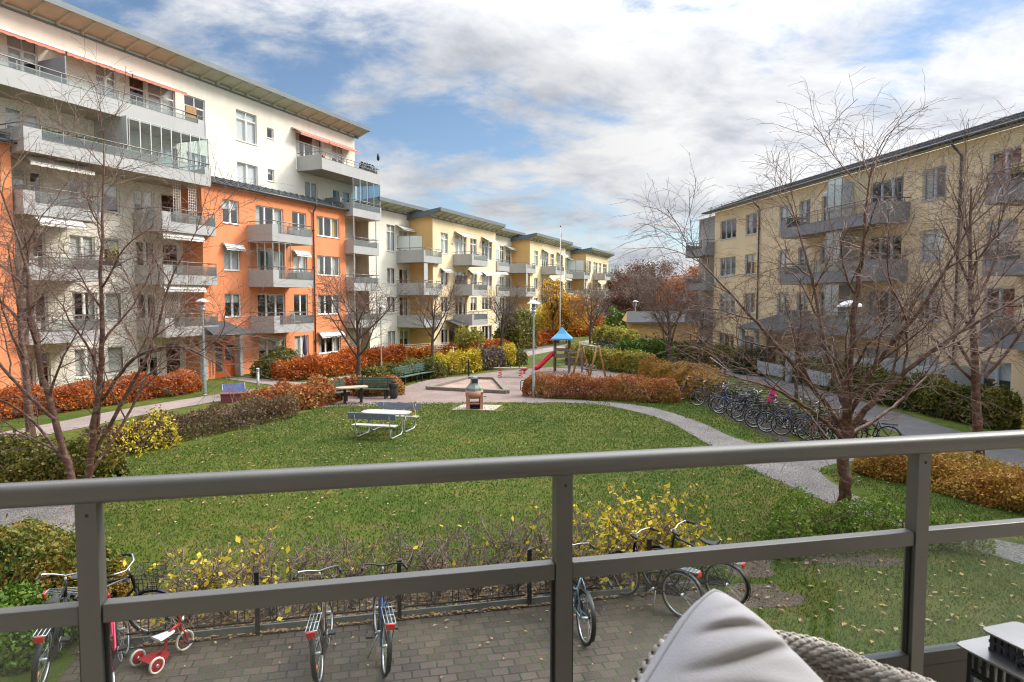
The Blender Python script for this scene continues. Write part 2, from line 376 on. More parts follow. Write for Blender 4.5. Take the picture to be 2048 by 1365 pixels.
def paver_mat():
    m, nt, bs = nodes_of('brick_pavers'); tc = N(nt, 'ShaderNodeTexCoord').outputs['Object']
    br = N(nt, 'ShaderNodeTexBrick'); nt.links.new(tc, br.inputs['Vector'])
    br.inputs['Scale'].default_value = 1.; br.inputs['Brick Width'].default_value = .215; br.inputs['Row Height'].default_value = .168
    br.inputs['Mortar Size'].default_value = .0135; br.inputs['Mortar Smooth'].default_value = .3; br.inputs['Bias'].default_value = 0.
    br.inputs['Color1'].default_value = (.052,.032,.025,1); br.inputs['Color2'].default_value = (.096,.063,.049,1)
    n = noise(nt, tc, .9, 5, .65); rm = ramp(nt, [(.42, (.016,.013,.010)), (.55, (.040,.056,.008))]); nt.links.new(n.outputs[0], rm.inputs[0])
    nt.links.new(rm.outputs[0], br.inputs['Mortar'])
    a = noise(nt, tc, 28, 5, .7); ra = ramp(nt, [(.3, (.75,.75,.75)), (.7, (1.2,1.2,1.2))]); nt.links.new(a.outputs[0], ra.inputs[0])
    n4 = noise(nt, tc, 1.1, 4, .6, .3); r4 = ramp(nt, [(.3, (.78,.80,.82)), (.7, (1.14,1.08,1.06))]); nt.links.new(n4.outputs[0], r4.inputs[0])
    o = mixc(nt, 1., br.outputs[0], ra.outputs[0], 'MULTIPLY'); o = mixc(nt, 1., o, r4.outputs[0], 'MULTIPLY')
    nt.links.new(o, bs.inputs['Base Color']); bs.inputs['Roughness'].default_value = .75
    inv = N(nt, 'ShaderNodeMath', operation='SUBTRACT'); inv.inputs[0].default_value = 1.; nt.links.new(br.outputs['Fac'], inv.inputs[1])
    ad = N(nt, 'ShaderNodeMath', operation='MULTIPLY_ADD'); nt.links.new(a.outputs[0], ad.inputs[0]); ad.inputs[1].default_value = .25; nt.links.new(inv.outputs[0], ad.inputs[2])
    bumpn(nt, bs, ad.outputs[0], .6, .012); return m
b = MB(); b.face([(-4.4,-9,0),(4.55,-9,0),(4.55,-.02,0),(-4.4,-.02,0)], paver_mat()); o = b.build('paved_yard'); o.location = P0 + Vector((0,0,.01)); o.rotation_euler = (0,0,OWN_RZ); tag(o, kind='structure')
b = MB(); n_ = 40
b.face([(-4.5+9.0*i/n_, .0, 0) for i in range(n_+1)] + [(4.5-9.0*i/n_, 1.15+.12*math.sin(i*1.9)+.1*math.sin(i*.7), 0) for i in range(n_+1)], m_mulch); o = b.build('planting_bed'); o.location = P0 + Vector((0,0,.014)); o.rotation_euler = (0,0,OWN_RZ); tag(o, kind='structure')
def bare_patch(name, c, rx, ry, seed, m, z):
    r = random.Random(seed)
    return flat(name, smooth_poly([(c[0]+rx*math.cos(a)*(.7+.5*r.random()), c[1]+ry*math.sin(a)*(.7+.5*r.random())) for a in np.linspace(0, 2*math.pi, 14)[:-1]], 4), z, m)
m_bare = gravel_mat('bare_earth', (.055,.036,.024), (.09,.060,.042), (.13,.09,.065), 30)
bare_patch('bare_soil', (4.05,11.2), .55, .55, 1, m_bare, .005); bare_patch('bare_soil', (3.9,10.0), .6, .5, 2, m_bare, .005)
bare_patch('bare_soil', (6.0,11.5), 1.1, .35, 4, m_bare, .0055)
bare_patch('bare_soil', (9.3,26), .9, 5.0, 3, m_soil, .005)

def scatter_blades(name, poly_fn, n, seed, hgt, m, box):
    g = np.random.default_rng(seed); x = g.uniform(box[0], box[1], n); y = box[2] + (box[3]-box[2])*g.random(n)**1.5
    ok = poly_fn(x, y); x, y = x[ok], y[ok]; k = len(x)
    a = g.uniform(0, 2*np.pi, k); h = hgt*g.uniform(.5, 1.3, k); wd = .006*(1+y/14); ln = g.uniform(-.7, .7, (k,2))*h[:,None]
    V = np.zeros((k,3,3)); V[:,0] = np.stack([x-wd*np.cos(a), y-wd*np.sin(a), 0*x], 1); V[:,1] = np.stack([x+wd*np.cos(a), y+wd*np.sin(a), 0*x], 1)
    V[:,2] = np.stack([x+ln[:,0], y+ln[:,1], h], 1)
    return npmesh(name, V.reshape(-1,3), np.arange(3*k).reshape(-1,3), [m])
m_blade = leafm('grass_blades', [(.048,.088,.008), (.066,.110,.013), (.092,.124,.022), (.145,.142,.05)], .5, .3, .45)
def lawn_region(x, y):
    u = (x-P0.x)*dO.x + (y-P0.y)*dO.y; vv = (x-P0.x)*nO.x + (y-P0.y)*nO.y
    edge = np.interp(y, [6.8,9.4,11.6,13.3,14.4,16,18.4,22,25.4,28.4], [11.8,10,8.7,7.8,7.3,6.9,6.45,6.2,5.8,4.3])
    left = np.interp(y, [9,12,15.3,18,22,26,28.5], [-8.2,-8.4,-10.0,-11.2,-9.8,-8.8,-8.0])
    fr_ = .10*np.sin(y*7.3)*np.sin(x*11.1+1)+.06*np.sin(y*23+x*17); ok = (x < edge+.06+fr_) & (x > left) & ~((vv < 1.2) & (u < 4.45)) & (y < 29.45+fr_) & (y > 6)
    bare = ((x-4.05)**2/.3 + (y-11.2)**2/.3 < 1) | ((x-3.9)**2/.36 + (y-10)**2/.25 < 1) | ((x > -2.6) & (x < -.4) & (y > 27.2) & (y < 29.2))
    bare &= np.sin(x*91.7+y*57.3)*np.sin(x*33.1-y*71.9) < .35          # a few tufts stay on the worn spots
    isl = (x > edge+1.55+fr_) & (x < 12.5) & (y > 12.5) & (y < 17.8)
    strip = (x > np.interp(y, [20,21.8,24.2,28,30.6], [8.65,7.6,7.2,6.2,2.6])+fr_) & (x < 9.0) & (y > 20.3) & (y < 30.9)
    return (ok & ~bare) | isl | strip
tag(scatter_blades('grass', lawn_region, 230000, 5, .045, m_blade, (-11, 12.5, 6.2, 31)), kind='stuff', label='short green lawn grass around the courtyard')

def leaf_litter(name, spots, m, label):
    """spots: (x, y, size) arrays -> curled leaf quads on the ground"""
    g = np.random.default_rng(11); x, y, s = spots; k = len(x); a = g.uniform(0, 2*np.pi, k)
    ca, sa = np.cos(a)*s, np.sin(a)*s; lift = s*g.uniform(.05,.55,k); z0 = .03
    V = np.zeros((k,6,3)); e = .55
    V[:,0] = np.stack([x-ca, y-sa, z0+0*x], 1); V[:,1] = np.stack([x-sa*e-.2*ca, y+ca*e-.2*sa, z0+lift], 1); V[:,2] = np.stack([x+ca, y+sa, z0+lift*.6], 1)
    V[:,3] = V[:,2]; V[:,4] = np.stack([x+sa*e-.2*ca, y-ca*e-.2*sa, z0+lift*.8], 1); V[:,5] = V[:,0]
    return tag(npmesh(name, V.reshape(-1,3), np.arange(6*k).reshape(-1,3), [m]), label, kind='stuff')
m_litter = leafm('fallen_leaf', [(.50,.36,.06), (.42,.22,.10), (.46,.34,.22), (.30,.13,.07), (.52,.43,.27)], .6, .15, .2)
g = np.random.default_rng(21)
xs = [g.uniform(-10,11,560), g.uniform(3.4,10,190), g.uniform(-12,-3,330)]; ys = [9+20*g.random(560)**1.4, g.uniform(6.6,12,190), g.uniform(14,27,330)]
ss = [.028+.022*g.random(560), .03+.035*g.random(190), .04+.02*g.random(330)]
u = g.uniform(-4.4,4.4,1500); v_ = g.normal(.45,.35,1500).clip(.02,1.3)
xs.append(P0.x+dO.x*u+nO.x*v_); ys.append(P0.y+dO.y*u+nO.y*v_); ss.append(.025+.03*g.random(1500))
u = g.uniform(-4.3,4.4,110); v_ = -(2.8*g.random(110)**2); xs.append(P0.x+dO.x*u+nO.x*v_); ys.append(P0.y+dO.y*u+nO.y*v_); ss.append(.018+.02*g.random(110))
leaf_litter('fallen_leaves', (np.concatenate(xs), np.concatenate(ys), np.concatenate(ss)), m_litter, 'yellow and brown leaves fallen on lawn and planting bed')
# ------------------------------------------------------------------ buildings (local: x along the facade, y into the house, z up; off = -y)
def wall(b, x0, x1, z0, z1, off, m, holes=(), dp=.14):
    hs = [h for h in holes if h[1] > x0 and h[0] < x1 and h[3] > z0 and h[2] < z1]
    X = sorted({x0, x1, *[v for h in hs for v in h[:2]]}); Z = sorted({z0, z1, *[v for h in hs for v in h[2:4]]}); y = -off
    for i in range(len(X)-1):
        for j in range(len(Z)-1):
            cx, cz = (X[i]+X[i+1])/2, (Z[j]+Z[j+1])/2
            if any(h[0] < cx < h[1] and h[2] < cz < h[3] for h in hs): continue
            b.face([(X[i],y,Z[j]),(X[i+1],y,Z[j]),(X[i+1],y,Z[j+1]),(X[i],y,Z[j+1])], m)
    for h in hs:
        a, c, d, e = h[:4]
        b.face([(a,y,d),(a,y,e),(a,y+dp,e),(a,y+dp,d)], m); b.face([(c,y,d),(c,y+dp,d),(c,y+dp,e),(c,y,e)], m)
        b.face([(a,y,e),(c,y,e),(c,y+dp,e),(a,y+dp,e)], m); b.face([(a,y,d),(a,y+dp,d),(c,y+dp,d),(c,y,d)], m)
def side(b, x, o0, o1, z0, z1, m):
    """return wall at x between two offsets"""
    b.face([(x,-o0,z0),(x,-o1,z0),(x,-o1,z1),(x,-o0,z1)], m)
def window(root, h, off, fm):
    """h = (x0,x1,z0,z1, panes, transom, cover)"""
    x0, x1, z0, z1, n, tr, cov = h; y = -off + .075; b = MB(); fw = .055; g = .004
    x0 += g; x1 -= g; z0 += g; z1 -= g
    b.box(x0, x0+fw, y, y+.06, z0, z1, fm); b.box(x1-fw, x1, y, y+.06, z0, z1, fm)
    b.box(x0+fw, x1-fw, y, y+.06, z1-fw, z1, fm); b.box(x0+fw, x1-fw, y, y+.06, z0, z0+fw+.02, fm)
    zt = z1-fw
    if tr:
        zt = z1-tr; b.box(x0+fw, x1-fw, y-.004, y+.056, zt-.04, zt+.04, fm); zt -= .04
    for k in range(1, n):
        xm = x0 + (x1-x0)*k/n; b.box(xm-.05, xm+.05, y-.012, y+.05, z0+fw+.02, zt, fm)
        if tr and k == (n+1)//2: b.box(xm-.03, xm+.03, y-.004, y+.05, zt+.08, z1-fw, fm)
    for k in range(n):     # slim inner casements
        a, c = x0+(x1-x0)*k/n, x0+(x1-x0)*(k+1)/n
        a += fw if k == 0 else .05; c -= fw if k == n-1 else .05
        b.box(a, a+.03, y+.012, y+.045, z0+fw+.02, zt, fm); b.box(c-.03, c, y+.012, y+.045, z0+fw+.02, zt, fm)
    b.box(x0-.04, x1+.04, y-.12, y+.0, z0-.035, z0-.002, fm)                      # sill
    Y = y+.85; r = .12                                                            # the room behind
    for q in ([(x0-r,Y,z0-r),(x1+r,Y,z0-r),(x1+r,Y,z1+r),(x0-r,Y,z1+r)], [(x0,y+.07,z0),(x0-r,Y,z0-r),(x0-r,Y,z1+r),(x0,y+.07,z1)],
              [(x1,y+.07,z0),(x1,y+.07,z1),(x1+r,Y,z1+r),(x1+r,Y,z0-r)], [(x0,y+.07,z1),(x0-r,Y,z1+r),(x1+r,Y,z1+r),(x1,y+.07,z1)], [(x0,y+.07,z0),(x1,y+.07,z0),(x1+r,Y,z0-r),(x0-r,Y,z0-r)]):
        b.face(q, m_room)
    w = b.build('window', root)
    p = MB(); p.face([(x0+fw,y+.03,z0+fw),(x1-fw,y+.03,z0+fw),(x1-fw,y+.03,z1-fw),(x0+fw,y+.03,z1-fw)], m_glass); p.build('pane', w)
    if cov:
        c = MB(); ya = y+.13; wd = x1-x0
        if cov in 'bhr':
            zz = z0+.02 if cov == 'b' else z0+(z1-z0)*(.62 if cov == 'h' else .5)
            c.face([(x0+.03,ya,zz),(x1-.03,ya,zz),(x1-.03,ya,z1-.05),(x0+.03,ya,z1-.05)], m_roller if cov == 'r' else m_blind); c.build('blind', w)
        else:
            mt = m_curtY if cov == 'y' else m_curt
            for s_ in ((0,.24),(.76,1)) if cov != 'f' else ((0,1),):
                k = 14; rows = [[(x0+wd*(s_[0]+(s_[1]-s_[0])*i/k), ya+.05+.025*math.sin(i*2.4), zz) for i in range(k+1)] for zz in (z0+.03, z1-.05)]
                c.grid(rows, mt)
            c.build('curtain', w)
    return w
def lamp_wall(root, x, z, off):
    b = MB(); k = 8
    rows = [[(x+.16*math.cos(math.pi*j/k)*math.cos(a), -off-.14*math.sin(math.pi*j/k)*math.cos(a), z+.08*math.sin(a)) for j in range(k+1)] for a in np.linspace(-1.2, 1.2, 5)]
    b.grid(rows, m_white); b.build('wall_lamp', root)
def balcony(root, x0, x1, zb, ow, of, m, low=.55, ends=(.45,.0), glass=m_bglass, rail=True, sides=(1,1), rm=None):
    """sheet-metal parapet on a slab: full-height sides, low front with a glass strip and a rail"""
    rm = rm or m_rail; H = 1.04; t = .05; b = MB(); yw, yf = -ow, -of
    b.box(x0+t, x1-t, yf+t, yw, zb+.02, zb+.20, m_conc)                            # slab
    for i, x in enumerate((x0, x1-t)):
        if sides[i]: b.box(x, x+t, yf+t, yw, zb, zb+H, m)
        else: b.box(x, x+t, yf+t, yw, zb, zb+low, m)
    b.box(x0, x1, yf, yf+t, zb, zb+low, m)
    a = x0; c = x1
    if ends[0]: b.box(x0, x0+ends[0], yf, yf+t, zb+low, zb+H, m); a = x0+ends[0]
    if ends[1]: b.box(x1-ends[1], x1, yf, yf+t, zb+low, zb+H, m); c = x1-ends[1]
    b.box(x0-.012, x1+.012, yf-.012, yf+t+.01, zb+low, zb+low+.012, m_fascia) if not (ends[0] or ends[1]) else b.box(a+.002, c-.002, yf-.012, yf+t+.01, zb+low, zb+low+.012, m_fascia)
    o = b.build('balcony', root)
    if glass:
        n = max(2, round((c-a)/.95)); p = MB()
        for i in range(n):
            u0, u1 = a+(c-a)*i/n+.03, a+(c-a)*(i+1)/n-.03
            p.box(u0, u1, yf+.02, yf+.028, zb+low+.02, zb+H-.01, glass)
        p.build('glass_panel', o)
    if rail:
        r = MB(); zr = zb+1.24
        pts = [(x0+.03,yw,zr),(x0+.03,yf+.03,zr),(x1-.03,yf+.03,zr),(x1-.03,yw,zr)]
        for q in range(3): r.tube([pts[q], pts[q+1]], .028, rm, 6)
        n = max(2, round((c-a)/.95))
        for i in range(n+1):
            u = a+(c-a)*i/n; u = min(max(u, a+.02), c-.02); r.box(u-.018, u+.018, yf+.03, yf+.066, zb+low+.013, zr, rm)
        r.box(a, c, yf+.032, yf+.058, zb+H-.03, zb+H+.01, rm)
        for yy in (yw-.3, (yw+yf)/2): 
            for xx in (x0+.03, x1-.03): r.box(xx-.018, xx+.018, yy-.018, yy+.018, zb+H*.9, zr, rm)
        r.build('railing', o)
    return o
def screen(o, x0, x1, z0, z1, y, m=None, n=2, perp=False, fm=None):
    """framed glass screen, child of a balcony; perp: along y"""
    b = MB(); fm = fm or m_rail; m = m or m_fglass; f = .025
    for i in range(n):
        a, c = x0+(x1-x0)*i/n, x0+(x1-x0)*(i+1)/n
        if perp:
            b.box(y-.006, y+.006, a+f, c-f, z0+f, z1-f, m); b.box(y-.02, y+.02, a, a+f, z0, z1, fm); b.box(y-.02, y+.02, c-f, c, z0, z1, fm); b.box(y-.02, y+.02, a+f, c-f, z1-f, z1, fm)
        else:
            b.box(a+f, c-f, y-.006, y+.006, z0+f, z1-f, m); b.box(a, a+f, y-.02, y+.02, z0, z1, fm); b.box(c-f, c, y-.02, y+.02, z0, z1, fm); b.box(a+f, c-f, y-.02, y+.02, z1-f, z1, fm)
    return b.build('glass_screen', o)
def awning(root, x0, x1, z, off, m, reach=.55, drop=.35, val=.16):
    b = MB(); y = -off
    b.box(x0-.05, x1+.05, y-.16, y-.002, z-.02, z+.12, m_railL)
    n = max(8, int((x1-x0)/.11)); rows = [[], [], []]
    for i in range(n+1):
        u = x0+(x1-x0)*i/n
        rows[0].append((u, y-.165, z+.06)); rows[1].append((u, y-reach, z-drop)); rows[2].append((u, y-reach-.01, z-drop-val*(.75+.25*abs(math.cos(i*.8)))))
    b.grid(rows, m, False)
    b.box(x0, x1, y-reach-.02, y-reach+.03, z-drop-.005, z-drop+.03, m_railL)
    return b.build('awning', root)
def eave(root, x0, x1, off_w, off_e, zw, ze, depth, step=1.2, name='roof', tilt_in=.10):
    """mono-pitch roof: boarded soffit, rafters, dark fascia"""
    b = MB(); yw, ye = -off_w, -off_e; yb = yw+depth; sl = (ze-zw)/(yw-ye)
    zb_ = zw - sl*depth*.35
    b.face([(x0,ye,ze),(x0,yw,zw),(x1,yw,zw),(x1,ye,ze)], m_soffit)
    top = .24
    b.face([(x0,ye,ze+top),(x1,ye,ze+top),(x1,yb,zb_+top),(x0,yb,zb_+top)], m_roof)
    b.box(x0-.03, x1+.03, ye-.03, ye, ze-.03, ze+top+.02, m_fascia)
    for xx in (x0-.03, x1):
        b.face([(xx,ye,ze-.03),(xx,yw,zw-.03),(xx,yb,zb_),(xx,yb,zb_+top),(xx,ye,ze+top+.02)], m_fascia); b.face([(xx+.03,ye,ze-.03),(xx+.03,yw,zw-.03),(xx+.03,yb,zb_),(xx+.03,yb,zb_+top),(xx+.03,ye,ze+top+.02)], m_fascia)
    o = b.build(name, root)
    r = MB(); n = int((x1-x0)/step)
    for i in range(n+1):
        u = x0+.15+(x1-x0-.3)*i/n
        r.bar((u, yw, zw-.09), (u, ye+.12, ze-.05), .09, .14, m_soffit)
    r.box(x0+.05, x1-.05, yw-.10, yw-.003, zw-.22, zw-.14, m_fascia)
    r.build('rafters', o); return o
def drainpipe(root, x, off, z0, z1, kick=.45):
    b = MB(); y = -off-.09
    b.tube([(x-.02,y-kick,z1),(x-.02,y-kick,z1-.18),(x-.01,y-kick*.6,z1-.36),(x,y,z1-.62),(x,y,z1-1.0),(x,y,z0)], .055, m_pipe, 8)
    z = z0+1.5
    while z < z1-1: b.box(x-.075, x+.075, y-.075, y+.085, z, z+.05, m_pipe); z += 2.6
    return b.build('drainpipe', root)
def gutter_roof(root, x0, x1, off, z, back, rise, name='roof', snow=True):
    b = MB(); y = -off
    b.box(x0, x1, y, y+off+.0, z-.10, z-.02, m_soffit)
    b.face([(x0,y,z),(x1,y,z),(x1,y+back,z+rise),(x0,y+back,z+rise)], m_roof)
    b.box(x0, x1, y-.005, y+.02, z-.12, z+.01, m_fascia)
    b.tube([(x0-.1,y-.07,z-.05),(x1+.1,y-.07,z-.05)], .075, m_pipe, 8)
    u = x0+.3
    while u < x1:
        b.bar((u, y+.01, z+.02), (u, y+back-.01, z+rise+.02), .025, .04, m_roof); u += .6
    o = b.build(name, root)
    if snow:
        r = MB(); k = .35; zz = z+rise*k/back
        for h in (.12, .22): r.tube([(x0,y+k,zz+h),(x1,y+k,zz+h)], .018, m_pipe, 6)
        u = x0+.6
        while u < x1: r.bar((u, y+k-.1, zz-.02), (u, y+k, zz+.25), .03, .03, m_pipe); u += 1.8
        r.build('snow_guard', o)
    return o
def lattice(root, x0, x1, z0, z1, y, diag=False, step=.14, m=None):
    b = MB(); m = m or m_lattice; t = .012
    if not diag:
        n = round((x1-x0)/step)
        for i in range(n+1): u = x0+(x1-x0)*i/n; b.box(u-.012, u+.012, y-t, y, z0, z1, m)
        n = round((z1-z0)/step)
        for i in range(n+1): u = z0+(z1-z0)*i/n; b.box(x0-.012, x1+.012, y+.002, y+.002+t, u-.012, u+.012, m)
    else:
        w_, h_ = x1-x0, z1-z0; c = -h_
        while c < w_:
            for s_ in (1,-1):
                pts = []
                for tt in (0, h_):
                    pts.append((c+tt*.6, tt))
                a, e = pts
                if a[0] < 0: a = (0, -a[0]/.6 if False else (0-c)/.6)
                if e[0] > w_: e = (w_, (w_-c)/.6)
                if a[1] < e[1]-.02:
                    f = (lambda p: (x0+p[0], y+(.013 if s_ < 0 else 0), z0+p[1])) if s_ > 0 else (lambda p: (x1-p[0], y+.013, z0+p[1]))
                    b.bar(f(a), f(e), .012, .022, m, up=(0,1,0))
            c += .15
    return b.build('trellis', root)
def pick(r, s): return r.choice(s)

LX = math.atan2(.92185, .38755)
# ---- the tall white house with its orange front
T = thing('apartment_block', 'tall cream apartment block with orange lower volumes, long grey balconies and coral awnings', 'apartment building', (-17,40,0), LX)
r = random.Random(4)
WH = -1.6; HW = []; HO = []
HW += [(2.37,4.13,14.82,16.76,2,.5,'b'),(5.06,5.68,15.55,16.25,1,0,''),(2.33,4.12,11.5,13.45,2,0,'b'),(5.04,5.66,12.68,13.5,1,0,'h'),
       (7.86,10.78,14.0,16.64,3,.62,'c'),(11.93,13.35,14.0,16.64,2,.62,'h'),(8.75,10.15,11.4,13.3,2,0,''),(11.95,12.9,11.4,13.2,1,0,'c'),(13.2,14.2,11.4,13.2,1,0,'f'),
       (-11.0,-9.66,13.95,16.66,2,.6,'h'),(-6.88,-5.75,13.95,16.66,2,.6,'b'),(-5.01,-4.05,13.95,16.6,1,.6,''),(-3.9,-2.16,13.95,16.6,2,.6,'f'),(-1.54,-.06,14.3,16.6,2,.6,''),
       (-15.3,-13.2,13.95,16.66,3,.6,'f'),(-19,-17.2,14.4,16.66,2,.6,'b'),
       (-11.2,-10.45,11.3,13.34,1,0,'h'),(-10.36,-9.7,11.3,13.3,1,0,'b'),(-3.26,-2.11,11.3,13.3,1,0,'b'),(-1.5,-.1,12.0,13.3,2,0,'b')]
for fl, zt in enumerate((10.62, 7.82, 5.0, 2.15)):
    lo = zt-2.05
    HW += [(-11.0,-10.4,lo,zt,1,0,pick(r,'hbc')),(-10.3,-9.7,lo,zt,1,0,''),(-8.55,-7.25,zt-1.45,zt,2,0,pick(r,'bcf')),(-6.8,-5.8,zt-1.45,zt,1,0,pick(r,'hf')),
           (-4.99,-3.74,lo,zt,2,0,pick(r,'ch')),(-3.3,-2.2,lo,zt,1,0,'')]
for fl, zt in enumerate((10.62, 7.82, 5.0, 2.15)):
    b_ = zt-1.42
    HO += [(-.47,.82,b_,zt,2,0,('h','b','h','')[fl]),(2.18,4.66,zt-2.1,zt,3,0,('c','c','','h')[fl]),(5.5,6.92,b_-.6 if fl in (2,3) else b_,zt,2,0,('','b','','b')[fl]),
           (8.0,10.55,b_,zt,3,0,('y','c','c','c')[fl])]
    HO += [(-14.2,-12.9,b_,zt,2,0,'h'),(-17.5,-15,b_,zt,3,0,'c'),(-20.5,-18.9,b_,zt,2,0,'b')]
HO = [h for h in HO if not (h[2] < 1 and -.6 < h[0] < 1)]
HO.append((-1.35,.22,.0,2.12,0,0,''))
b = MB()
wall(b, -24, 14.8, 0, 17.9, WH, m_white, HW)
b.face([(14.8,1.6,0),(14.8,13.6,0),(14.8,13.6,17.9),(14.8,1.6,17.9)], m_white)
b.face([(-24,1.6,0),(-24,1.6,17.9),(-24,13.6,17.9),(-24,13.6,0)], m_white); b.face([(-24,13.6,0),(-24,13.6,17.9),(14.8,13.6,17.9),(14.8,13.6,0)], m_white)
b.build('white_wall', T)
b = MB()
wall(b, -1.97, 11.29, .0, 11.3, 0, m_orange, HO); side(b, -1.97, WH, 0, 0, 11.3, m_orange); side(b, 11.29, 0, WH, 0, 11.3, m_orange)
b.build('orange_wall', T); b = MB()
wall(b, -24, -12, .0, 11.3, 0, m_orange, HO); side(b, -12, 0, WH, 0, 11.3, m_orange)
b.build('orange_wall', T)
for h in HW: window(T, h, WH, m_wframe)
for h in HO:
    if h[4]: window(T, h, 0, m_wframe)
eave(T, -24.5, 15.3, WH, -.45, 17.9, 18.25, 12.5, 1.2)
gutter_roof(T, -1.6, 11.35, .3, 11.42, 1.85, .75); gutter_roof(T, -24, -11.8, .3, 11.42, 1.85, .75)
for z in (10.6,): pass
for x, z in ((-8.9,13.1),(-5.4,16.0),(11.2,16.1)): lamp_wall(T, x, z, WH)
lamp_wall(T, -1.0, 9.9, -.8)
# long balconies of the two top floors
o = balcony(T, -24, -2.04, 13.66, WH, .45, m_bgrey, .80, (0,.42), m_bglass)
bb = MB(); bb.box(-9.72, -9.66, -.35, 1.55, 14.4, 15.75, m_bgrey2); bb.build('partition', o)
bb = MB(); bb.box(-3.2, -2.5, -.39, -.36, 14.5, 15.3, m_woodY); bb.build('slat_panel', o)
o = balcony(T, -11.95, -2.05, 11.0, WH, .85, m_bgrey, .62, (.75,.42), m_bglass)
bb = MB(); bb.box(-7.1, -7.04, -.8, 1.55, 11.95, 13.7, m_bgrey); bb.build('partition', o)
screen(o, -6.98, -2.12, 12.05, 13.66, -.80, m_cglass, 8, fm=m_railL); screen(o, -.76, 1.5, 12.05, 13.66, -2.1, m_cglass, 3, True, m_railL)
# right-hand balconies
o = balcony(T, 7.95, 15.05, 13.83, WH, .6, m_bgrey, .80, (0,.3), None)
o = balcony(T, 11.25, 15.0, 10.95, WH, .75, m_bgrey, .60, (.0,.15), m_bglass, sides=(1,1))
screen(o, 11.35, 14.95, 12.05, 13.83, -.70, m_cglass, 4, fm=m_railL); screen(o, -.66, 1.5, 12.05, 13.83, 14.93, m_blueglass, 4, True, m_railL)
bb = MB(); bb.box(10.95, 11.2, .2, 1.55, 12.0, 12.35, m_bgrey2); bb.build('partition', o)
for zb in (8.14, 5.33, 2.5):
    o = balcony(T, 11.22, 14.55, zb, WH, .8, m_bgrey, .6, (0,.25), m_bglass)
    for xx in (11.3, 14.2): bb = MB(); bb.box(xx-.03, xx+.03, -.79, -.73, zb+1.0, zb+2.78, m_railL); bb.build('corner_post', o)
# recess balconies by the orange corner
for k, zb in enumerate((8.27, 5.45, 2.62)):
    o = balcony(T, -5.1, -1.55, zb, WH, .6, m_bgrey, .55, (.55,0), m_bglass)
    if k == 0: lattice(o, -3.35, -2.85, zb+.6, zb+2.75, -.55); lattice(o, -4.15, -3.7, zb+1.0, zb+2.75, -.35)
    if k == 2: lattice(o, -5.0, -3.7, zb+1.05, zb+2.75, -.1, True)
    if k < 2: awning(o, -5.0, -2.3, zb-.12, .25, m_awnW, .30, .16, .12)
for k, zb in enumerate((8.34, 5.5, 2.65)):
    o = balcony(T, -11.9, -8.4, zb, WH, .55, m_bgrey, .55, (.5,0), m_bglass)
    if k == 1: awning(o, -11.4, -9.3, zb+2.72, .3, m_awnW, .5, .22, .12)
awning(T, -11.5, -8.6, 10.95, -.25, m_awnW, .75, .3, .14)
# orange-front balconies
for k, zb in enumerate((8.22, 5.42, 2.58)):
    o = balcony(T, 1.43, 5.08, zb, 0, 2.0, m_bgrey, .52, (.5,0), m_bglass)
    if k == 1:
        screen(o, 1.5, 3.1, zb+1.05, zb+2.75, -1.94, m_cglass, 3, fm=m_railL); screen(o, -1.94, -.1, zb+1.05, zb+2.75, 1.5, m_cglass, 3, True, m_railL)
# awnings
awning(T, -12.4, -9.05, 16.62, WH, m_awnR, 1.0, .30); awning(T, -8.95, -5.63, 16.62, WH, m_awnR, 1.0, .30); awning(T, -5.55, -2.2, 16.62, WH, m_awnR, 1.0, .30); awning(T, -19, -12.6, 16.62, WH, m_awnR, 1.0, .30)
awning(T, 7.5, 10.55, 16.70, WH, m_awnR, .8, .30); awning(T, 10.65, 14.3, 16.70, WH, m_awnR, .8, .30)
awning(T, -.55, .95, 7.9, 0, m_awnW, .35, .22, .10); awning(T, 5.45, 6.95, 7.9, 0, m_awnW, .4, .22, .10); awning(T, 7.9, 10.6, 2.2, 0, m_awnW, .4, .22, .10)
drainpipe(T, 7.55, 0, .2, 11.4, .3)
# entrance with canopy, number and red door
b = MB(); b.face([(-2.45,-.02,3.36),(-.55,-.02,3.36),(.25,-1.5,2.66),(-2.75,-1.5,2.66)], m_roof); b.face([(-2.75,-1.5,2.66),(.25,-1.5,2.66),(.25,-1.5,2.55),(-2.75,-1.5,2.55)], m_fascia)
b.face([(-.55,-.02,3.36),(.1,-.02,2.66),(.25,-1.5,2.66)], m_roof); b.face([(-2.7,-1.45,2.57),(.2,-1.45,2.57),(.2,-.02,2.57),(-2.7,-.02,2.57)], m_soffit)
b.tube([(-2.8,-1.56,2.62),(.3,-1.56,2.62)], .06, m_pipe, 8); b.tube([(-1.9,-1.5,2.6),(-1.9,-1.1,2.35),(-1.6,-.12,2.1),(-1.6,-.12,.2)], .04, m_railL, 6)
for xx in (-2.3, .38): b.box(xx-.11, xx+.11, -.35, -.002, 0, 2.55, m_plinth)
b.build('entrance_canopy', T)
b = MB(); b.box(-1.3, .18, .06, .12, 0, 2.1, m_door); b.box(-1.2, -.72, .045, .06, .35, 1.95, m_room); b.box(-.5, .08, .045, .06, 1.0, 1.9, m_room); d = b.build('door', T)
b = MB(); b.tube([(-.6,.03,.9),(-.6,-.02,.9),(-.6,-.02,1.25),(-.6,.03,1.25)], .015, m_chrome, 6); b.build('handle', d)
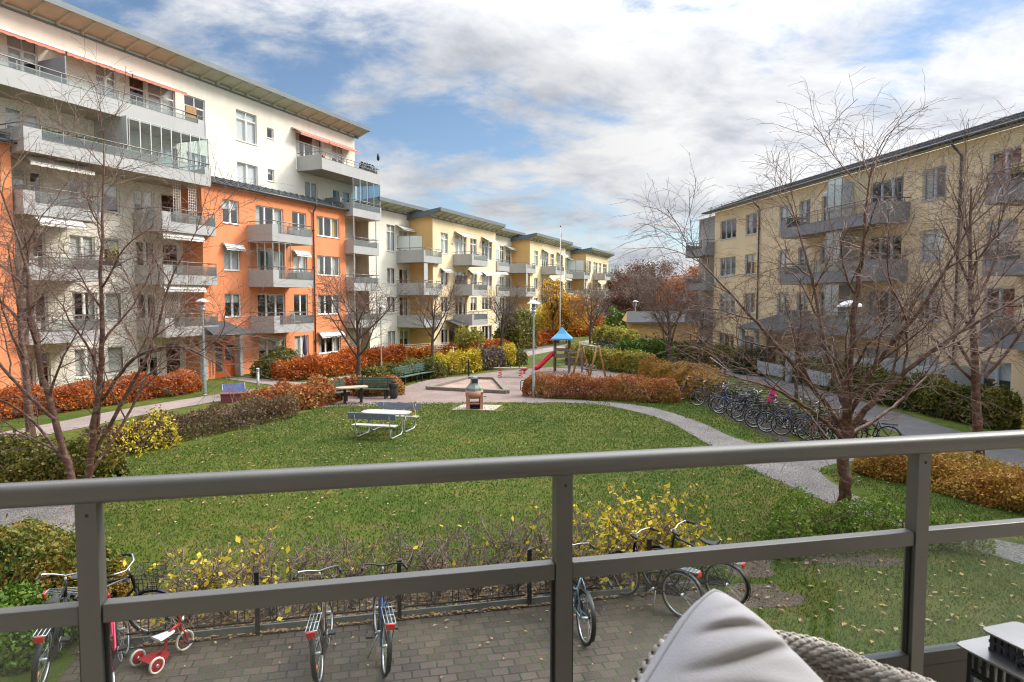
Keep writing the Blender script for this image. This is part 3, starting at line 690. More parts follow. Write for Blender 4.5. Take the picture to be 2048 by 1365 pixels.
def text(name, s, size, loc, rot, m, parent=None, ext=.004):
    c = bpy.data.curves.new(name, 'FONT'); c.body = s; c.size = size; c.extrude = ext; c.align_x = 'CENTER'; c.materials.append(m)
    t = bpy.data.objects.new(name, c); COL.objects.link(t); dg = bpy.context.evaluated_depsgraph_get(); me = bpy.data.meshes.new_from_object(t.evaluated_get(dg)); bpy.data.objects.remove(t)
    o = bpy.data.objects.new(name, me); COL.objects.link(o); o.location = loc; o.rotation_euler = rot
    if parent: o.parent = parent
    return o
text('house_number', '17', .30, (.38,-.358,1.55), (R(90),0,0), m_black, T)

# ---- the three yellow houses in the row behind
def yellow(idx, label, xr0, xc, xe, seed):
    """recessed cream part from xr0 to xc, yellow front from xc to xe"""
    r = random.Random(seed); Y = thing('yellow_apartment_block', label, 'apartment building', (-17,40,0), LX, 'stepped yellow and cream apartment blocks')
    OF, OR_ = 2.0, -.4; HF = []; HR = []; zt4 = (10.72, 7.35, 4.9, 1.95)
    for fl, zt in enumerate(zt4):
        top = fl == 0; tr = .55 if top else 0
        HF += [(xc+1.45,xc+2.85,zt-(1.9 if top else 1.4),zt,2,tr,pick(r,'hbc')),(xc+4.2,xc+6.6,zt-(2.9 if top else 2.1),zt,3,tr,pick(r,'chb')),
               (xc+7.45,xc+8.9,zt-(1.6 if top else 1.4),zt,2,tr,pick(r,'hc')),(xc+10.1,xc+12.6,zt-(1.95 if top else 1.3 if fl < 3 else 1.8),zt,3,tr,pick(r,'fcc'))]
        u = xc-3.6
        HR += [(u,u+1.35,zt-(1.95 if top else 1.4),zt+.3*top,2,tr,pick(r,'bf')),(u+1.9,u+3.4,zt-2.1,zt,2,tr,pick(r,'hc'))]
        if xc-xr0 > 8: HR += [(u-4.6,u-3.0,zt-2.0,zt,2,tr,pick(r,'bc'))]
    b = MB(); wall(b, xr0, xc, 0, 12.35, OR_, m_white, HR); side(b, xr0, OR_, -4., 0, 12.35, m_cream_shaded if idx == 0 else m_white); b.build('white_wall', Y)
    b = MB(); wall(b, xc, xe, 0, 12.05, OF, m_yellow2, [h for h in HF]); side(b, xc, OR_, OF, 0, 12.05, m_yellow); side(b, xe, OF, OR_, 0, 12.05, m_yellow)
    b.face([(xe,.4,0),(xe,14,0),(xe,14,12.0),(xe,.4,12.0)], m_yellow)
    b.build('yellow_wall', Y)
    b = MB(); wall(b, xc+.002, xe-.002, 0, .55, OF+.02, m_plinth); b.build('plinth', Y)
    for h in HR: window(Y, h, OR_, m_wframe)
    for h in HF: window(Y, h, OF, m_wframe)
    eave(Y, xr0-.05, xc+1.6, OR_, .75, 12.35, 12.62, 11, 1.15); eave(Y, xc-.35, xe+.35, OF, 3.0, 12.05, 12.42, 10, 1.15)
    for fl, zb in enumerate((7.85, 5.05, 2.25)):
        o = balcony(Y, xc-2.15, xc+1.05, zb, OR_, 2.35, m_bgrey, .6, (.25,0), m_bglass)
        if fl == 0 and idx == 0: screen(o, -2.2, .3, zb+1.05, zb+2.3, xc-2.1, None, 2, True)
        if fl == 0 and idx == 2:
            screen(o, -2.3, .3, zb+1.05, zb+2.85, xc-2.1, None, 2, True); screen(o, xc-2.1, xc+1.0, zb+1.05, zb+2.85, -2.3, m_cglass, 3)
        if fl == 1: screen(o, xc-2.1, xc-1.4, zb+1.05, zb+2.75, -2.3, None, 1)
        o = balcony(Y, xc+3.75, xc+7.2, zb, OF, 4.0, m_bgrey, .55, (.4,0), m_bglass)
        if fl == 1: lattice(o, xc+4.0, xc+6.3, zb+.2, zb+1.9, -2.25, False, .07, m_wood) if idx == 0 else None
        if xc-xr0 > 8:
            o = balcony(Y, xc-8.6, xc-5.2, zb, OR_, 1.5, m_bgrey, .6, (.3,0), m_bglass)
            if fl == 0: screen(o, xc-8.5, xc-5.3, zb+1.05, zb+2.5, -.2, None, 2)
            if fl == 1: awning(o, xc-8.3, xc-5.6, zb+2.75, 1.1, m_awnW, .45, .2, .12)
    for (x0, x1, z, off) in ((xc-2.2,xc+.2,11.0,OR_),(xc+4.1,xc+6.9,10.95,OF),(xc+10.0,xc+12.7,10.95,OF)) if idx < 2 else ((xc-2.2,xc,11.0,OR_),):
        awning(Y, x0, x1, z, off, m_awnW, .8, .28, .10)
    for (x0, x1, z) in ((xc+6.9,xc+9.2,7.45),(xc+10,xc+12.7,7.4),(xc+1.3,xc+3.0,7.4))[:3-idx]: awning(Y, x0, x1, z, OF, m_awnW, .5, .2, .10)
    # ground-floor entrance
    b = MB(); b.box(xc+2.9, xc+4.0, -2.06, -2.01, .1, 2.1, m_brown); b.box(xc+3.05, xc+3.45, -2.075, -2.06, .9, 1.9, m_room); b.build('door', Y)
    b = MB(); b.face([(xc+2.2,-2.03,2.8),(xc+4.6,-2.03,2.8),(xc+5.0,-3.6,2.35),(xc+1.8,-3.6,2.35)], m_roof); b.box(xc+1.8, xc+5.0, -3.62, -3.56, 2.25, 2.36, m_fascia); b.build('entrance_canopy', Y)
    lamp_wall(Y, xc+3.7, 9.9, OF)
    return Y
yellow(0, 'nearest yellow block, joined to the tall cream block, frosted screen on its top corner balcony', 14.85, 21.06, 34.56, 11)
yellow(1, 'middle yellow block of the stepped row, directly behind the flagpole', 34.58, 44.73, 58.38, 12)
Y3 = yellow(2, 'farthest yellow block of the stepped row, glazed corner balconies at its end', 58.40, 68.6, 82.2, 13)
b = MB(); wall(b, 82.22, 88, 0, 11.6, 0.2, m_white); b.build('white_wall', Y3)
for zb in (7.85, 5.05, 2.25):
    o = balcony(Y3, 82.3, 86, zb, .2, 3.0, m_bgrey, .6, (.3,0), m_bglass)
    if zb > 7: screen(o, 82.4, 85.9, zb+1.05, zb+2.9, -2.95, m_cglass, 3); screen(o, -2.95, -.4, zb+1.05, zb+2.9, 82.35, m_cglass, 3, True)

# ---- the yellow house on the right (local x = towards the camera)
RX = math.atan2(-.98786, .15537)
H_ = thing('right_apartment_block', 'pale yellow four storey block with blue-grey balconies and dark gutter behind the bare trees', 'apartment building', (18,40.5,0), RX); H_.name = 'plastered_apartment_block'
r = random.Random(9); HR = []
for fl, zt in enumerate((10.71, 7.88, 5.12, 2.05)):
    b_ = zt-1.46 if fl < 3 else zt-1.35
    HR += [(-11.45,-8.92,b_,zt,3,0,('','','h','c')[fl]),(-7.55,-6.0,b_,zt,2,0,pick(r,'hc')),(-3.2,-1.85,b_ if fl == 3 else zt-2.0,zt,2,0,pick(r,'bh')),(-.95,.2,zt-2.0,zt,2,0,pick(r,'hc')),
           (1.3,2.5,zt-2.0,zt,1,0,''),(5.4,7.8,zt-2.0,zt,3,0,('','','c','b')[fl]),(9.0,10.42,b_,zt,2,0,('c','b','h','b')[fl]),(12.65,14.1,zt-2.0,zt,2,0,('r','b','','h')[fl]),(15.5,18,zt-2.0,zt,3,0,'c'),(20,21.4,b_,zt,2,0,'h'),(23,25,b_,zt,2,0,'b')]
HR = [h for h in HR if not (h[2] < 1 and h[0] == -3.2)]
b = MB(); wall(b, -12.4, 27, 0, 11.5, 0, m_yellow2, HR); side(b, -12.4, 0, -.8, 0, 11.5, m_yellow2); wall(b, -17, -12.4, 0, 11.5, -.8, m_plinth)
b.face([(-17,.8,0),(-17,.8,11.5),(-17,12,11.5),(-17,12,0)], m_yellow2); b.face([(27,0,0),(27,12,0),(27,12,11.5),(27,0,11.5)], m_yellow2); b.face([(-17,12,0),(-17,12,11.5),(27,12,11.5),(27,12,0)], m_yellow2)
b.build('yellow_wall', H_)
b = MB(); wall(b, -12.4+.002, 27, 0, .5, .02, m_plinth); b.build('plinth', H_)
for h in HR: window(H_, h, 0, m_gframe)
gutter_roof(H_, -13.4, 27.3, .5, 11.62, 6, 2.1); b = MB(); b.face([(-13.4,.3,11.62),(-17.2,.3,11.62),(-17.2,5.5,13.7),(-13.4,5.5,13.7)], m_roof); b.build('rear_roof', H_)
drainpipe(H_, -5.55, 0, .2, 11.55); drainpipe(H_, 11.3, 0, .2, 11.55)
for zb in (8.33, 5.55, 2.75):
    o = balcony(H_, -.15, 8.3, zb, 0, 1.65, m_bgrey2, .60, (.5,.9), m_bglass if zb < 8 else None)
    bb = MB(); bb.box(4.05, 4.11, -1.55, -.02, zb+.25, zb+2.72, m_gframe); bb.build('partition', o)
    screen(o, 4.2, 5.4, zb+1.05, zb+2.7, -1.6, None, 2)
    o = balcony(H_, 14.2, 22.5, zb, 0, 1.65, m_bgrey2, .60, (.0,.5), None)
    o = balcony(H_, -16.4, -12.42, zb-.15, -.8, .68, m_bgrey2, .60, (0,0), None)
    for i in range(9):
        pass
for zz in (10.9, 8.1): awning(H_, 2.0, 3.9, zz, 0, m_awnW, .5, .25, .1)
lamp_wall(H_, 8.2, 10.6, 0)
b = MB(); b.face([(-5.0,-1.9,2.8),(2.2,-1.9,2.8),(.4,-.02,3.95),(-1.6,-.02,3.95)], m_roof); b.face([(-5.0,-1.9,2.8),(-1.6,-.02,3.95),(-5.0,-.02,2.8)], m_roof); b.face([(2.2,-1.9,2.8),(2.2,-.02,2.8),(.4,-.02,3.95)], m_roof)
b.box(-5.02, 2.22, -1.94, -.02, 2.66, 2.79, m_fascia)
for xx in (-4.7, -2.9): b.box(xx-.12, xx+.12, -1.7, -1.46, 0, 2.66, m_gframe)
b.build('entrance_canopy', H_)
b = MB(); b.box(-4.3, -3.2, -.06, -.004, .1, 2.1, m_brown); b.box(-4.15, -3.8, -.075, -.06, 1.0, 1.95, m_room); b.build('door', H_)
for x0, x1, h in ((3.2,3.26,1.75),(8.6,8.66,1.8),(12.2,12.26,1.8)): b = MB(); b.box(x0, x1, -3.2, -.02, .05, h, m_gframe); b.build('patio_divider', H_)
for x0, x1 in ((.2,3.0),(5.2,8.2),(12.6,16)):
    b = MB(); n = int((x1-x0)/.12)
    for i in range(n): u = x0+(x1-x0)*i/n; b.box(u, u+.075, -3.22, -3.2, .25, .95, m_gframe)
    b.box(x0, x1, -3.19, -3.14, .35, .42, m_gframe); b.box(x0, x1, -3.19, -3.14, .78, .85, m_gframe); b.build('patio_fence', H_)

# ---- low store house between the rows
G_ = thing('storage_building', 'low ochre storage building with flat slate roof behind the round green hedge', 'outbuilding', (10.9,60.2,0), R(-6))
b = MB(); b.box(0, 9.5, 0, 6, 0, 2.55, m_yellow); b.build('wall', G_)
b = MB(); b.face([(-.5,-.6,2.62),(10,-.6,2.62),(10,3,3.55),(-.2,3,3.55)], m_slate); b.face([(-.2,3,3.55),(10,3,3.55),(10,6.5,2.62),(-.5,6.5,2.62)], m_slate); b.box(-.5, 10, -.62, -.55, 2.5, 2.64, m_fascia); b.face([(-.5,-.6,2.62),(-.2,3,3.55),(-.5,6.5,2.62)], m_yellow); b.build('roof', G_)
b = MB()
for i in range(8): b.box(5+i*.55, 5.08+i*.55, -1.6, -1.5, 0, 1.7, m_woodR)
for z in (.5, 1.0, 1.65): b.box(5, 9, -1.49, -1.44, z, z+.09, m_woodR)
b.build('wood_fence', G_)

# ---- our own house: the wall, balcony floor and added shade slab behind and around the camera
b = MB(); b.box(-32, 26, -.2, .0, -.0, 12.5, m_white); o = b.build('house_wall'); o.location = own(1.2, -9.95); o.rotation_euler = (0,0,OWN_RZ); tag(o, kind='structure')
b = MB(); b.box(-6, 6, 0, 2.22, 2.93, 3.1, m_conc); b.box(-6, 6, 0, 1.25, 5.8, 5.95, m_conc); o = b.build('balcony_floor_and_shade_slab'); o.location = own(1.2, -9.94); o.rotation_euler = (0,0,OWN_RZ); tag(o, kind='structure')  # upper slab is unseen, added and sized to shade rail and cushion
# ------------------------------------------------------------------ trees
def bark(name, c1, c2, c3):
    m, nt, bs = nodes_of(name); tc = N(nt, 'ShaderNodeTexCoord').outputs['Object']
    mp = N(nt, 'ShaderNodeMapping'); mp.inputs['Scale'].default_value = (1,1,2.2); nt.links.new(tc, mp.inputs[0])
    a = noise(nt, mp.outputs[0], 5, 6, .7, .4); r = ramp(nt, [(.32, c1), (.52, c2), (.72, c3)]); nt.links.new(a.outputs[0], r.inputs[0])
    nt.links.new(r.outputs[0], bs.inputs['Base Color']); bs.inputs['Roughness'].default_value = .6
    bumpn(nt, bs, a.outputs[0], .6, .02); return m
m_bark = bark('reddish_bark', (.028,.013,.009), (.105,.042,.026), (.25,.19,.155))
m_bark2 = bark('grey_brown_bark', (.04,.028,.022), (.085,.058,.042), (.15,.11,.09))
m_twig = pm('pinkish_twigs', (.15,.085,.062), .6, .35, 3)
m_twig2 = pm('brown_twigs', (.12,.075,.058), .7, .3, 3)
def rv(r): return Vector((r.gauss(0,1), r.gauss(0,1), r.gauss(0,1)))
def axis_rot(d, ang, az):
    x = d.orthogonal().normalized(); y = d.cross(x)
    return (d*math.cos(ang) + (x*math.cos(az) + y*math.sin(az))*math.sin(ang)).normalized()
def grow(r, p, d, L, r0, lev, cfg, big, small):
    c = cfg[lev]; n = c['seg']; pts = [p.copy()]; rad = [r0]; dirs = [d.copy()]; q = p.copy(); dd = d.copy()
    for i in range(n):
        t = (i+1)/n
        dd = (dd + rv(r)*c['wig'] + Vector((0,0,1))*(c['up']*(1-t) + c['dn']*t)).normalized()
        q = q + dd*(L/n); pts.append(q.copy()); dirs.append(dd.copy()); rad.append(max(r0*(1-t*c['tap']), c['rmin']))
    b = big if lev <= cfg[0]['biglev'] else small
    b.tube(pts, rad, cfg[0]['m1'] if lev <= cfg[0]['biglev'] else cfg[0]['m2'], 8 if lev == 0 else 5 if lev == 1 else 3, caps=False)
    if lev+1 >= len(cfg): return
    k = cfg[lev+1]; cnt = c['kids']; az = r.uniform(0, 6.28)
    for j in range(cnt):
        t = c['t0'] + (c.get('t1', .98)-c['t0'])*(j + r.uniform(.1,.9))/cnt
        u = t*n; i = min(int(u), n-1); f = u-i
        pp = pts[i].lerp(pts[i+1], f); dr = dirs[i+1]; rr = rad[i]*(1-f) + rad[i+1]*f
        az += 2.4 + r.uniform(-.4,.4)
        nd = axis_rot(dr, R(r.uniform(*k['ang'])), az)
        if lev > 0 and nd.z < -.25: nd.z *= .3; nd.normalize()
        grow(r, pp, nd, L*0 + k['len']*r.uniform(.7,1.25)*(1 - c.get('fall', .5)*t), min(rr*.72, k['r']), lev+1, cfg, big, small)
def bare_tree(name, label, loc, seed, cfg, limbs=None, group=None, rz=0., lean=(0,0)):
    r = random.Random(seed); T = thing(name, label, 'tree', loc, rz, group); big = MB(); small = MB()
    c = cfg[0]
    grow(r, Vector((0,0,-.1)), Vector((lean[0], lean[1], 1)).normalized(), c['len'], c['r'], 0, cfg, big, small)
    for (z, d, L, rad) in (limbs or ()):
        grow(r, Vector((lean[0]*z, lean[1]*z, z)), Vector(d).normalized(), L, rad, 1, cfg, big, small)
    big.build('trunk', T); small.build('crown', T); return T
def path_tree(name, label, loc, seed, cfg, limbs, kids=10, group=None):
    """limbs: each a list of (x, y, z, radius) from the foot up; side branches grow from them by cfg[1:]"""
    r = random.Random(seed); T = thing(name, label, 'tree', loc, 0, group); big = MB(); small = MB()
    for L in limbs:
        P = [Vector(q) for q in smooth_line([p[:3] for p in L], 6)]; k = len(P)
        rad = np.interp(np.linspace(0, 1, k), np.linspace(0, 1, len(L)), [p[3] for p in L]).tolist()
        P = [p + rv(r)*.25*q for p, q in zip(P, rad)]
        big.tube(P, rad, m_bark, 9, caps=False)
        ln = sum((P[i+1]-P[i]).length for i in range(k-1)); n = max(4, int(kids*ln/5.)); az = r.uniform(0, 6.28)
        for j in range(n):
            t = .22+.78*(j+r.random()*.8)/n; u = t*(k-1); i = min(int(u), k-2); pp = P[i].lerp(P[i+1], u-i); dr = (P[i+1]-P[i]).normalized(); az += 2.4+r.uniform(-.4,.4)
            nd = axis_rot(dr, R(r.uniform(*cfg[1]['ang'])), az)
            if nd.z < -.1: nd.z *= .2; nd.normalize()
            grow(r, pp, nd, cfg[1]['len']*r.uniform(.6,1.2)*(1-.45*t), min(rad[i]*.6, cfg[1]['r']), 1, cfg, big, small)
        e = (P[-1]-P[-2]).normalized()
        for q in range(3): grow(r, P[-1], axis_rot(e, R(12+10*q), 2.1*q), cfg[2]['len']*1.1, rad[-1], 2, cfg, big, small)
    big.build('trunk', T); small.build('crown', T); return T
near = [dict(seg=9, wig=.05, up=.02, dn=.02, tap=.86, rmin=.02, kids=11, t0=.24, t1=.93, fall=.55, len=6.6, r=.135, biglev=1, m1=m_bark, m2=m_twig),
        dict(seg=8, wig=.12, up=.12, dn=-.05, tap=.85, rmin=.008, kids=7, t0=.14, fall=.45, len=2.7, r=.036, ang=(30,58)),
        dict(seg=6, wig=.14, up=.07, dn=-.11, tap=.75, rmin=.0055, kids=6, t0=.1, fall=.35, len=1.55, r=.016, ang=(30,64)),
        dict(seg=5, wig=.16, up=.04, dn=-.14, tap=.5, rmin=.0030, kids=2, t0=.15, fall=.3, len=.9, r=.0062, ang=(28,62)),
        dict(seg=3, wig=.18, up=.02, dn=-.10, tap=.4, rmin=.0026, kids=0, t0=.2, len=.5, r=.0038, ang=(25,60))]
path_tree('bare_tree', 'large bare tree with reddish bark right beside the near grey lamp post', (6.70,13.14,0), 31, near, [
    [(0,0,-.1,.135),(0,0,.8,.12),(.03,.0,1.9,.11),(.06,.05,2.8,.085),(.16,.1,4.2,.062),(.28,.1,5.6,.038),(.40,.15,7.0,.016)],
    [(.02,0,1.95,.06),(-.45,.25,2.7,.05),(-1.15,.5,3.6,.038),(-2.0,.7,4.6,.026),(-2.7,.9,5.4,.012)],
    [(.03,0,2.0,.065),(.65,-.2,2.8,.055),(1.4,-.4,3.6,.043),(2.4,-.5,4.3,.030),(3.4,-.6,4.9,.014)],
    [(.05,0,2.3,.055),(.2,-.7,3.4,.043),(.8,-1.2,4.6,.032),(1.3,-1.5,5.9,.014)],
    [(.05,.05,2.4,.055),(-.15,.6,3.6,.045),(-.2,1.1,4.9,.034),(-.5,1.4,6.3,.014)],
    [(.02,-.05,1.75,.045),(-.8,-.4,2.4,.036),(-1.7,-.8,2.9,.026),(-2.6,-1.1,3.2,.012)],
    [(.05,.05,1.85,.045),(1.0,.5,2.2,.036),(1.9,.9,2.7,.026),(2.8,1.3,3.3,.012)]], 7)
path_tree('bare_tree', 'bare many-stemmed tree with peeling red-brown bark above the left railing post', (-9.85,14.8,0), 5, near, [
    [(0,0,-.1,0.094),(-.25,0,.9,0.078),(-.75,.1,2.6,0.066),(-1.0,.1,4.2,0.051),(-1.15,.2,5.4,0.035),(-1.6,.2,7.0,0.016)],
    [(.1,0,-.1,0.090),(.35,-.1,1.2,0.078),(.65,-.1,3.0,0.059),(.72,-.1,4.6,0.043),(.75,0,6.4,0.027),(.8,.1,8.2,0.011)],
    [(.4,0,1.2,0.047),(1.0,.2,2.4,0.041),(1.6,.3,3.6,0.033),(2.0,.4,5.0,0.022),(2.6,.5,6.2,0.011)],
    [(.55,0,2.3,0.039),(1.5,-.3,3.3,0.031),(2.6,-.5,3.6,0.022),(3.6,-.7,3.2,0.009)],
    [(-.5,0,1.9,0.043),(-1.3,-.3,3.0,0.033),(-2.0,-.5,4.4,0.023),(-2.5,-.6,5.8,0.011)],
    [(-.2,0,.8,0.039),(-1.2,.3,1.8,0.030),(-2.2,.5,2.3,0.020),(-3.0,.6,2.0,0.009)],
    [(.15,.1,.6,0.039),(.6,.9,1.8,0.031),(.9,1.6,3.4,0.023),(.7,2.0,5.2,0.011)]], 6)
near3 = [dict(near[0], len=7.6, r=.14, kids=11, t0=.3), dict(near[1], len=3.6, kids=9, r=.05), near[2], dict(near[3], kids=2), near[4]]
bare_tree('bare_tree', 'bare straight-trunked tree at the left frame edge behind the paved path', (-15.29,20.8,0), 12, near3)
bare_tree('bare_tree', 'bare tree at the far right above the orange spirea beside the asphalt path', (12.36,17.18,0), 17, near3, [(2.2,(-.8,-.2,.7),3.4,.05),(2.6,(.5,-.4,.8),3.6,.05)])
mid = [dict(seg=7, wig=.05, up=.02, dn=.02, tap=.8, rmin=.02, kids=9, t0=.28, t1=.8, fall=.35, len=5.0, r=.15, biglev=1, m1=m_bark2, m2=m_twig2),
       dict(seg=7, wig=.08, up=.12, dn=.03, tap=.85, rmin=.012, kids=9, t0=.2, fall=.5, len=3.7, r=.075, ang=(36,58)),
       dict(seg=5, wig=.12, up=.07, dn=-.04, tap=.8, rmin=.008, kids=8, t0=.12, fall=.35, len=1.7, r=.022, ang=(28,55)),
       dict(seg=3, wig=.14, up=.04, dn=-.05, tap=.6, rmin=.0055, kids=2, t0=.3, fall=.3, len=.8, r=.010, ang=(25,55)),
       dict(seg=2, wig=.14, up=.0, dn=.0, tap=.5, rmin=.005, kids=0, t0=.2, len=.4, r=.006, ang=(25,55))]
MT = bare_tree('bare_courtyard_tree', 'bare brown tree behind the green benches, in front of the orange house', (-8.13,34.75,0), 41, mid, group='bare trees around the courtyard')
MT2 = bare_tree('bare_courtyard_tree', 'bare tree with an open vase crown left of the blue-roofed play tower', (-.87,54.63,0), 42, mid, group='bare trees around the courtyard')
dup(MT, (-5.82,48.1,0), 2.1, 'bare tree in front of the white trellis fence of the nearest yellow block', scale=.97)
dup(MT2, (8.08,68.2,0), 1.1, 'bare tree directly behind the play tower and swing', scale=1.0)
dup(MT2, (9.16,38.05,0), 2.9, 'bare tree rising from the orange-yellow hedge right of the swing', scale=1.05)
dup(MT, (10.2,84,0), 4.0, 'bare tree at the end of the yellow row, right of its last balconies', scale=1.1)
dup(MT, (13.6,47.5,0), .6, 'bare tree in front of the end balconies of the plastered block', scale=.8)
dup(MT2, (18.5,98,0), .3, 'bare reddish tree behind the low storage building', scale=1.5)
dup(MT, (13,30,0), 3.3, 'slim bare tree at the bicycle racks, behind the reddish tree', scale=.62)

# ------------------------------------------------------------------ hedges and shrubs
P_red = leafm('red_orange_leaves', [(.20,.042,.011), (.40,.092,.016), (.53,.150,.022), (.56,.23,.04)])
P_rust = leafm('rust_leaves', [(.15,.045,.022), (.33,.10,.038), (.43,.155,.05), (.40,.22,.06), (.17,.14,.035)])
P_amber = leafm('amber_leaves', [(.20,.085,.020), (.40,.20,.035), (.50,.30,.06), (.30,.24,.05)])
P_yel = leafm('yellow_leaves', [(.28,.20,.02), (.52,.40,.03), (.62,.50,.05), (.36,.38,.04)])
P_yelg = leafm('yellow_green_leaves', [(.13,.16,.02), (.26,.27,.035), (.42,.36,.06), (.47,.34,.08)])
P_green = leafm('green_leaves', [(.030,.075,.008), (.065,.135,.014), (.11,.19,.02), (.17,.22,.03)])
P_fresh = leafm('fresh_green_leaves', [(.06,.13,.012),(.12,.22,.02),(.19,.28,.04),(.26,.28,.05)])
P_olive = leafm('olive_leaves', [(.045,.06,.012), (.10,.115,.018), (.17,.16,.03), (.24,.16,.04)])
P_dark = leafm('dark_green_leaves', [(.012,.035,.012), (.024,.060,.020), (.045,.085,.03)])
P_brown = leafm('brown_leaves', [(.06,.035,.022), (.115,.068,.042), (.17,.11,.055), (.10,.10,.03)])
P_plum = leafm('plum_leaves', [(.075,.05,.045), (.14,.10,.09), (.20,.15,.11), (.30,.27,.05)])
P_fire = leafm('fire_orange_leaves', [(.20,.05,.012), (.40,.11,.015), (.52,.20,.02), (.42,.24,.04)])
def leaf_mesh(name, C, size, m, seed, parent=None, asp=.62, up=.35):
    """one rhombic leaf per centre"""
    g = np.random.default_rng(seed); k = len(C); n = g.normal(size=(k,3)); n[:,2] += up; n /= np.linalg.norm(n, axis=1)[:,None]
    a = g.normal(size=(k,3)); a -= n*(a*n).sum(1)[:,None]; a /= np.linalg.norm(a, axis=1)[:,None]; b = np.cross(n, a); s = size*np.exp(g.normal(0,.32,k)).clip(.45,1.6)[:,None]
    V = np.stack([C-a*s, C+b*s*asp-a*s*.1, C+a*s, C-b*s*asp-a*s*.1], 1).reshape(-1,3)
    return npmesh(name, V, np.arange(4*k).reshape(-1,4), [m], parent=parent)
def hedge(name, label, cat, line, w, h, m, leaf, seed, cover=3.0, rough=.22, mcore=None, group=None, boxy=.5, twigs=0):
    g = np.random.default_rng(seed); L = np.array(smooth_line(line, 8)); seg = np.linalg.norm(np.diff(L, axis=0), axis=1); S = np.concatenate([[0], np.cumsum(seg)]); LL = S[-1]
    per = w + 2*h; k = int(LL*per*cover/(leaf*leaf*1.25)); k = min(k, 42000)
    t = g.uniform(-w*.3, LL+w*.3, k); ph = g.uniform(0, np.pi, k); e = 2/(2+boxy*3)
    cs, sn = np.cos(ph), np.sin(ph)
    cxx = np.sign(cs)*np.abs(cs)**e; czz = np.abs(sn)**e
    o = g.uniform(0, 6.28, 8)
    lump = 1 + rough*(.5*np.sin(t*2.1/w*1.2+o[0])*np.sin(ph*2.3+o[1]) + .5*np.sin(t*4.3/w+o[2]+ph*2) + .35*np.sin(t*9/w+o[3])*np.sin(ph*6+o[4])) + (g.random(k) < .05)*g.uniform(.05,.22,k)
    endc = np.clip(np.minimum(t+w*.3, LL+w*.3-t)/(w*.45), 0, 1); endf = np.sqrt(1-(1-endc)**2)
    rr = lump*(1 - .40*g.random(k)**2)*(.25+.75*endf)
    tt = np.clip(t, 0, LL); px = np.interp(tt, S, L[:,0]); py = np.interp(tt, S, L[:,1])
    tx = np.interp(tt, S, np.gradient(L[:,0], S)); ty = np.interp(tt, S, np.gradient(L[:,1], S)); q = np.hypot(tx, ty); tx /= q; ty /= q
    ex = t-tt; c0 = np.array(line[0])
    C = np.stack([px+tx*ex-ty*cxx*rr*w/2, py+ty*ex+tx*cxx*rr*w/2, np.maximum(.03, czz*rr*h)], 1)
    C += g.normal(0, leaf*.5, C.shape); C[:,2] = np.maximum(C[:,2], .03)
    base = np.array([L[:,0].mean(), L[:,1].mean(), 0]); C -= base
    O = thing(name, label, cat, tuple(base), 0, group)
    leaf_mesh('foliage', C, leaf, m, seed+1, O)
    # the woody inside
    b = MB(); r = random.Random(seed); n = int(LL/max(.16, leaf*1.5))+3
    for i in range(n*3):
        s = r.uniform(0, LL); x = np.interp(s, S, L[:,0]); y = np.interp(s, S, L[:,1]); ux, uy = r.gauss(0,.3)*w, r.gauss(0,.3)*w
        p = Vector((x-base[0]+ux*.3, y-base[1]+uy*.3, 0)); d = Vector((ux*.6, uy*.6, h*r.uniform(.55,.98)))
        b.tube([p, p+d*.5+rv(r)*.03, p+d], [.014+leaf*.06, .010+leaf*.04, .005+leaf*.02], m_twig2, 3, False)
        if twigs:
            for _ in range(twigs): 
                q0 = p+d*r.uniform(.4,1); b.tube([q0, q0+Vector((r.gauss(0,.18), r.gauss(0,.18), r.uniform(.0,.28)))*(.6+h*.4)], [.006,.003], m_twig, 3, False)
    b.build('stems', O); return O
RG = 'autumn hedges along the left houses'
hedge('autumn_hedge', 'long rust-red hedge below the cream wall, behind the bare many-stemmed tree', 'hedge', [(-20.5,24.5),(-18.0,29.5),(-16.4,33.2)], 1.7, 1.0, P_red, .052, 101, group=RG)
hedge('autumn_hedge', 'bright red-orange hedge in front of the orange house, nearest the entrance path', 'hedge', [(-13.1,37.9),(-11.4,40.0),(-10.2,42.4)], 1.9, 1.15, P_red, .055, 102, group=RG)
hedge('autumn_hedge', 'red-orange hedge between the drainpipe of the orange house and the cream loggias', 'hedge', [(-11.4,44.2),(-9.6,46.6),(-8.3,48.6)], 1.6, 1.2, P_red, .06, 103, group=RG)
hedge('autumn_hedge', 'orange hedge under the white trellis fence', 'hedge', [(-7.9,49.2),(-6.2,51.4),(-4.7,52.6)], 1.4, 1.0, P_fire, .085, 104, group=RG)
hedge('autumn_hedge', 'orange hedge at the foot of the nearest yellow block beside the vase-shaped bare tree', 'hedge', [(-3.9,54.2),(-2.2,57),(-.6,59.5)], 1.5, 1.05, P_fire, .09, 105, group=RG)
hedge('autumn_hedge', 'fiery red hedge left of the play tower along the far path', 'hedge', [(.2,62),(2.2,66.5),(4.6,72.5)], 1.6, 1.2, P_red, .11, 106, group=RG)
hedge('round_bush', 'olive green round bush beside the entrance numbered 17', 'bush', [(-14.6,39.0),(-13.6,40.6)], 2.0, 1.55, P_olive, .075, 107, boxy=.2)
hedge('round_bush', 'rounded yellow-green bush under the balconies of the nearest yellow block', 'bush', [(-4.0,54.5),(-3.2,55.8)], 1.9, 2.2, P_yelg, .09, 108, boxy=.2)
hedge('red_bush', 'small crimson bush by the white bollard light', 'bush', [(-5.1,53.0),(-4.9,53.3)], .7, .9, leafm('crimson_leaves', [(.12,.01,.012),(.22,.02,.02),(.30,.04,.03)]), .07, 109, boxy=.1)
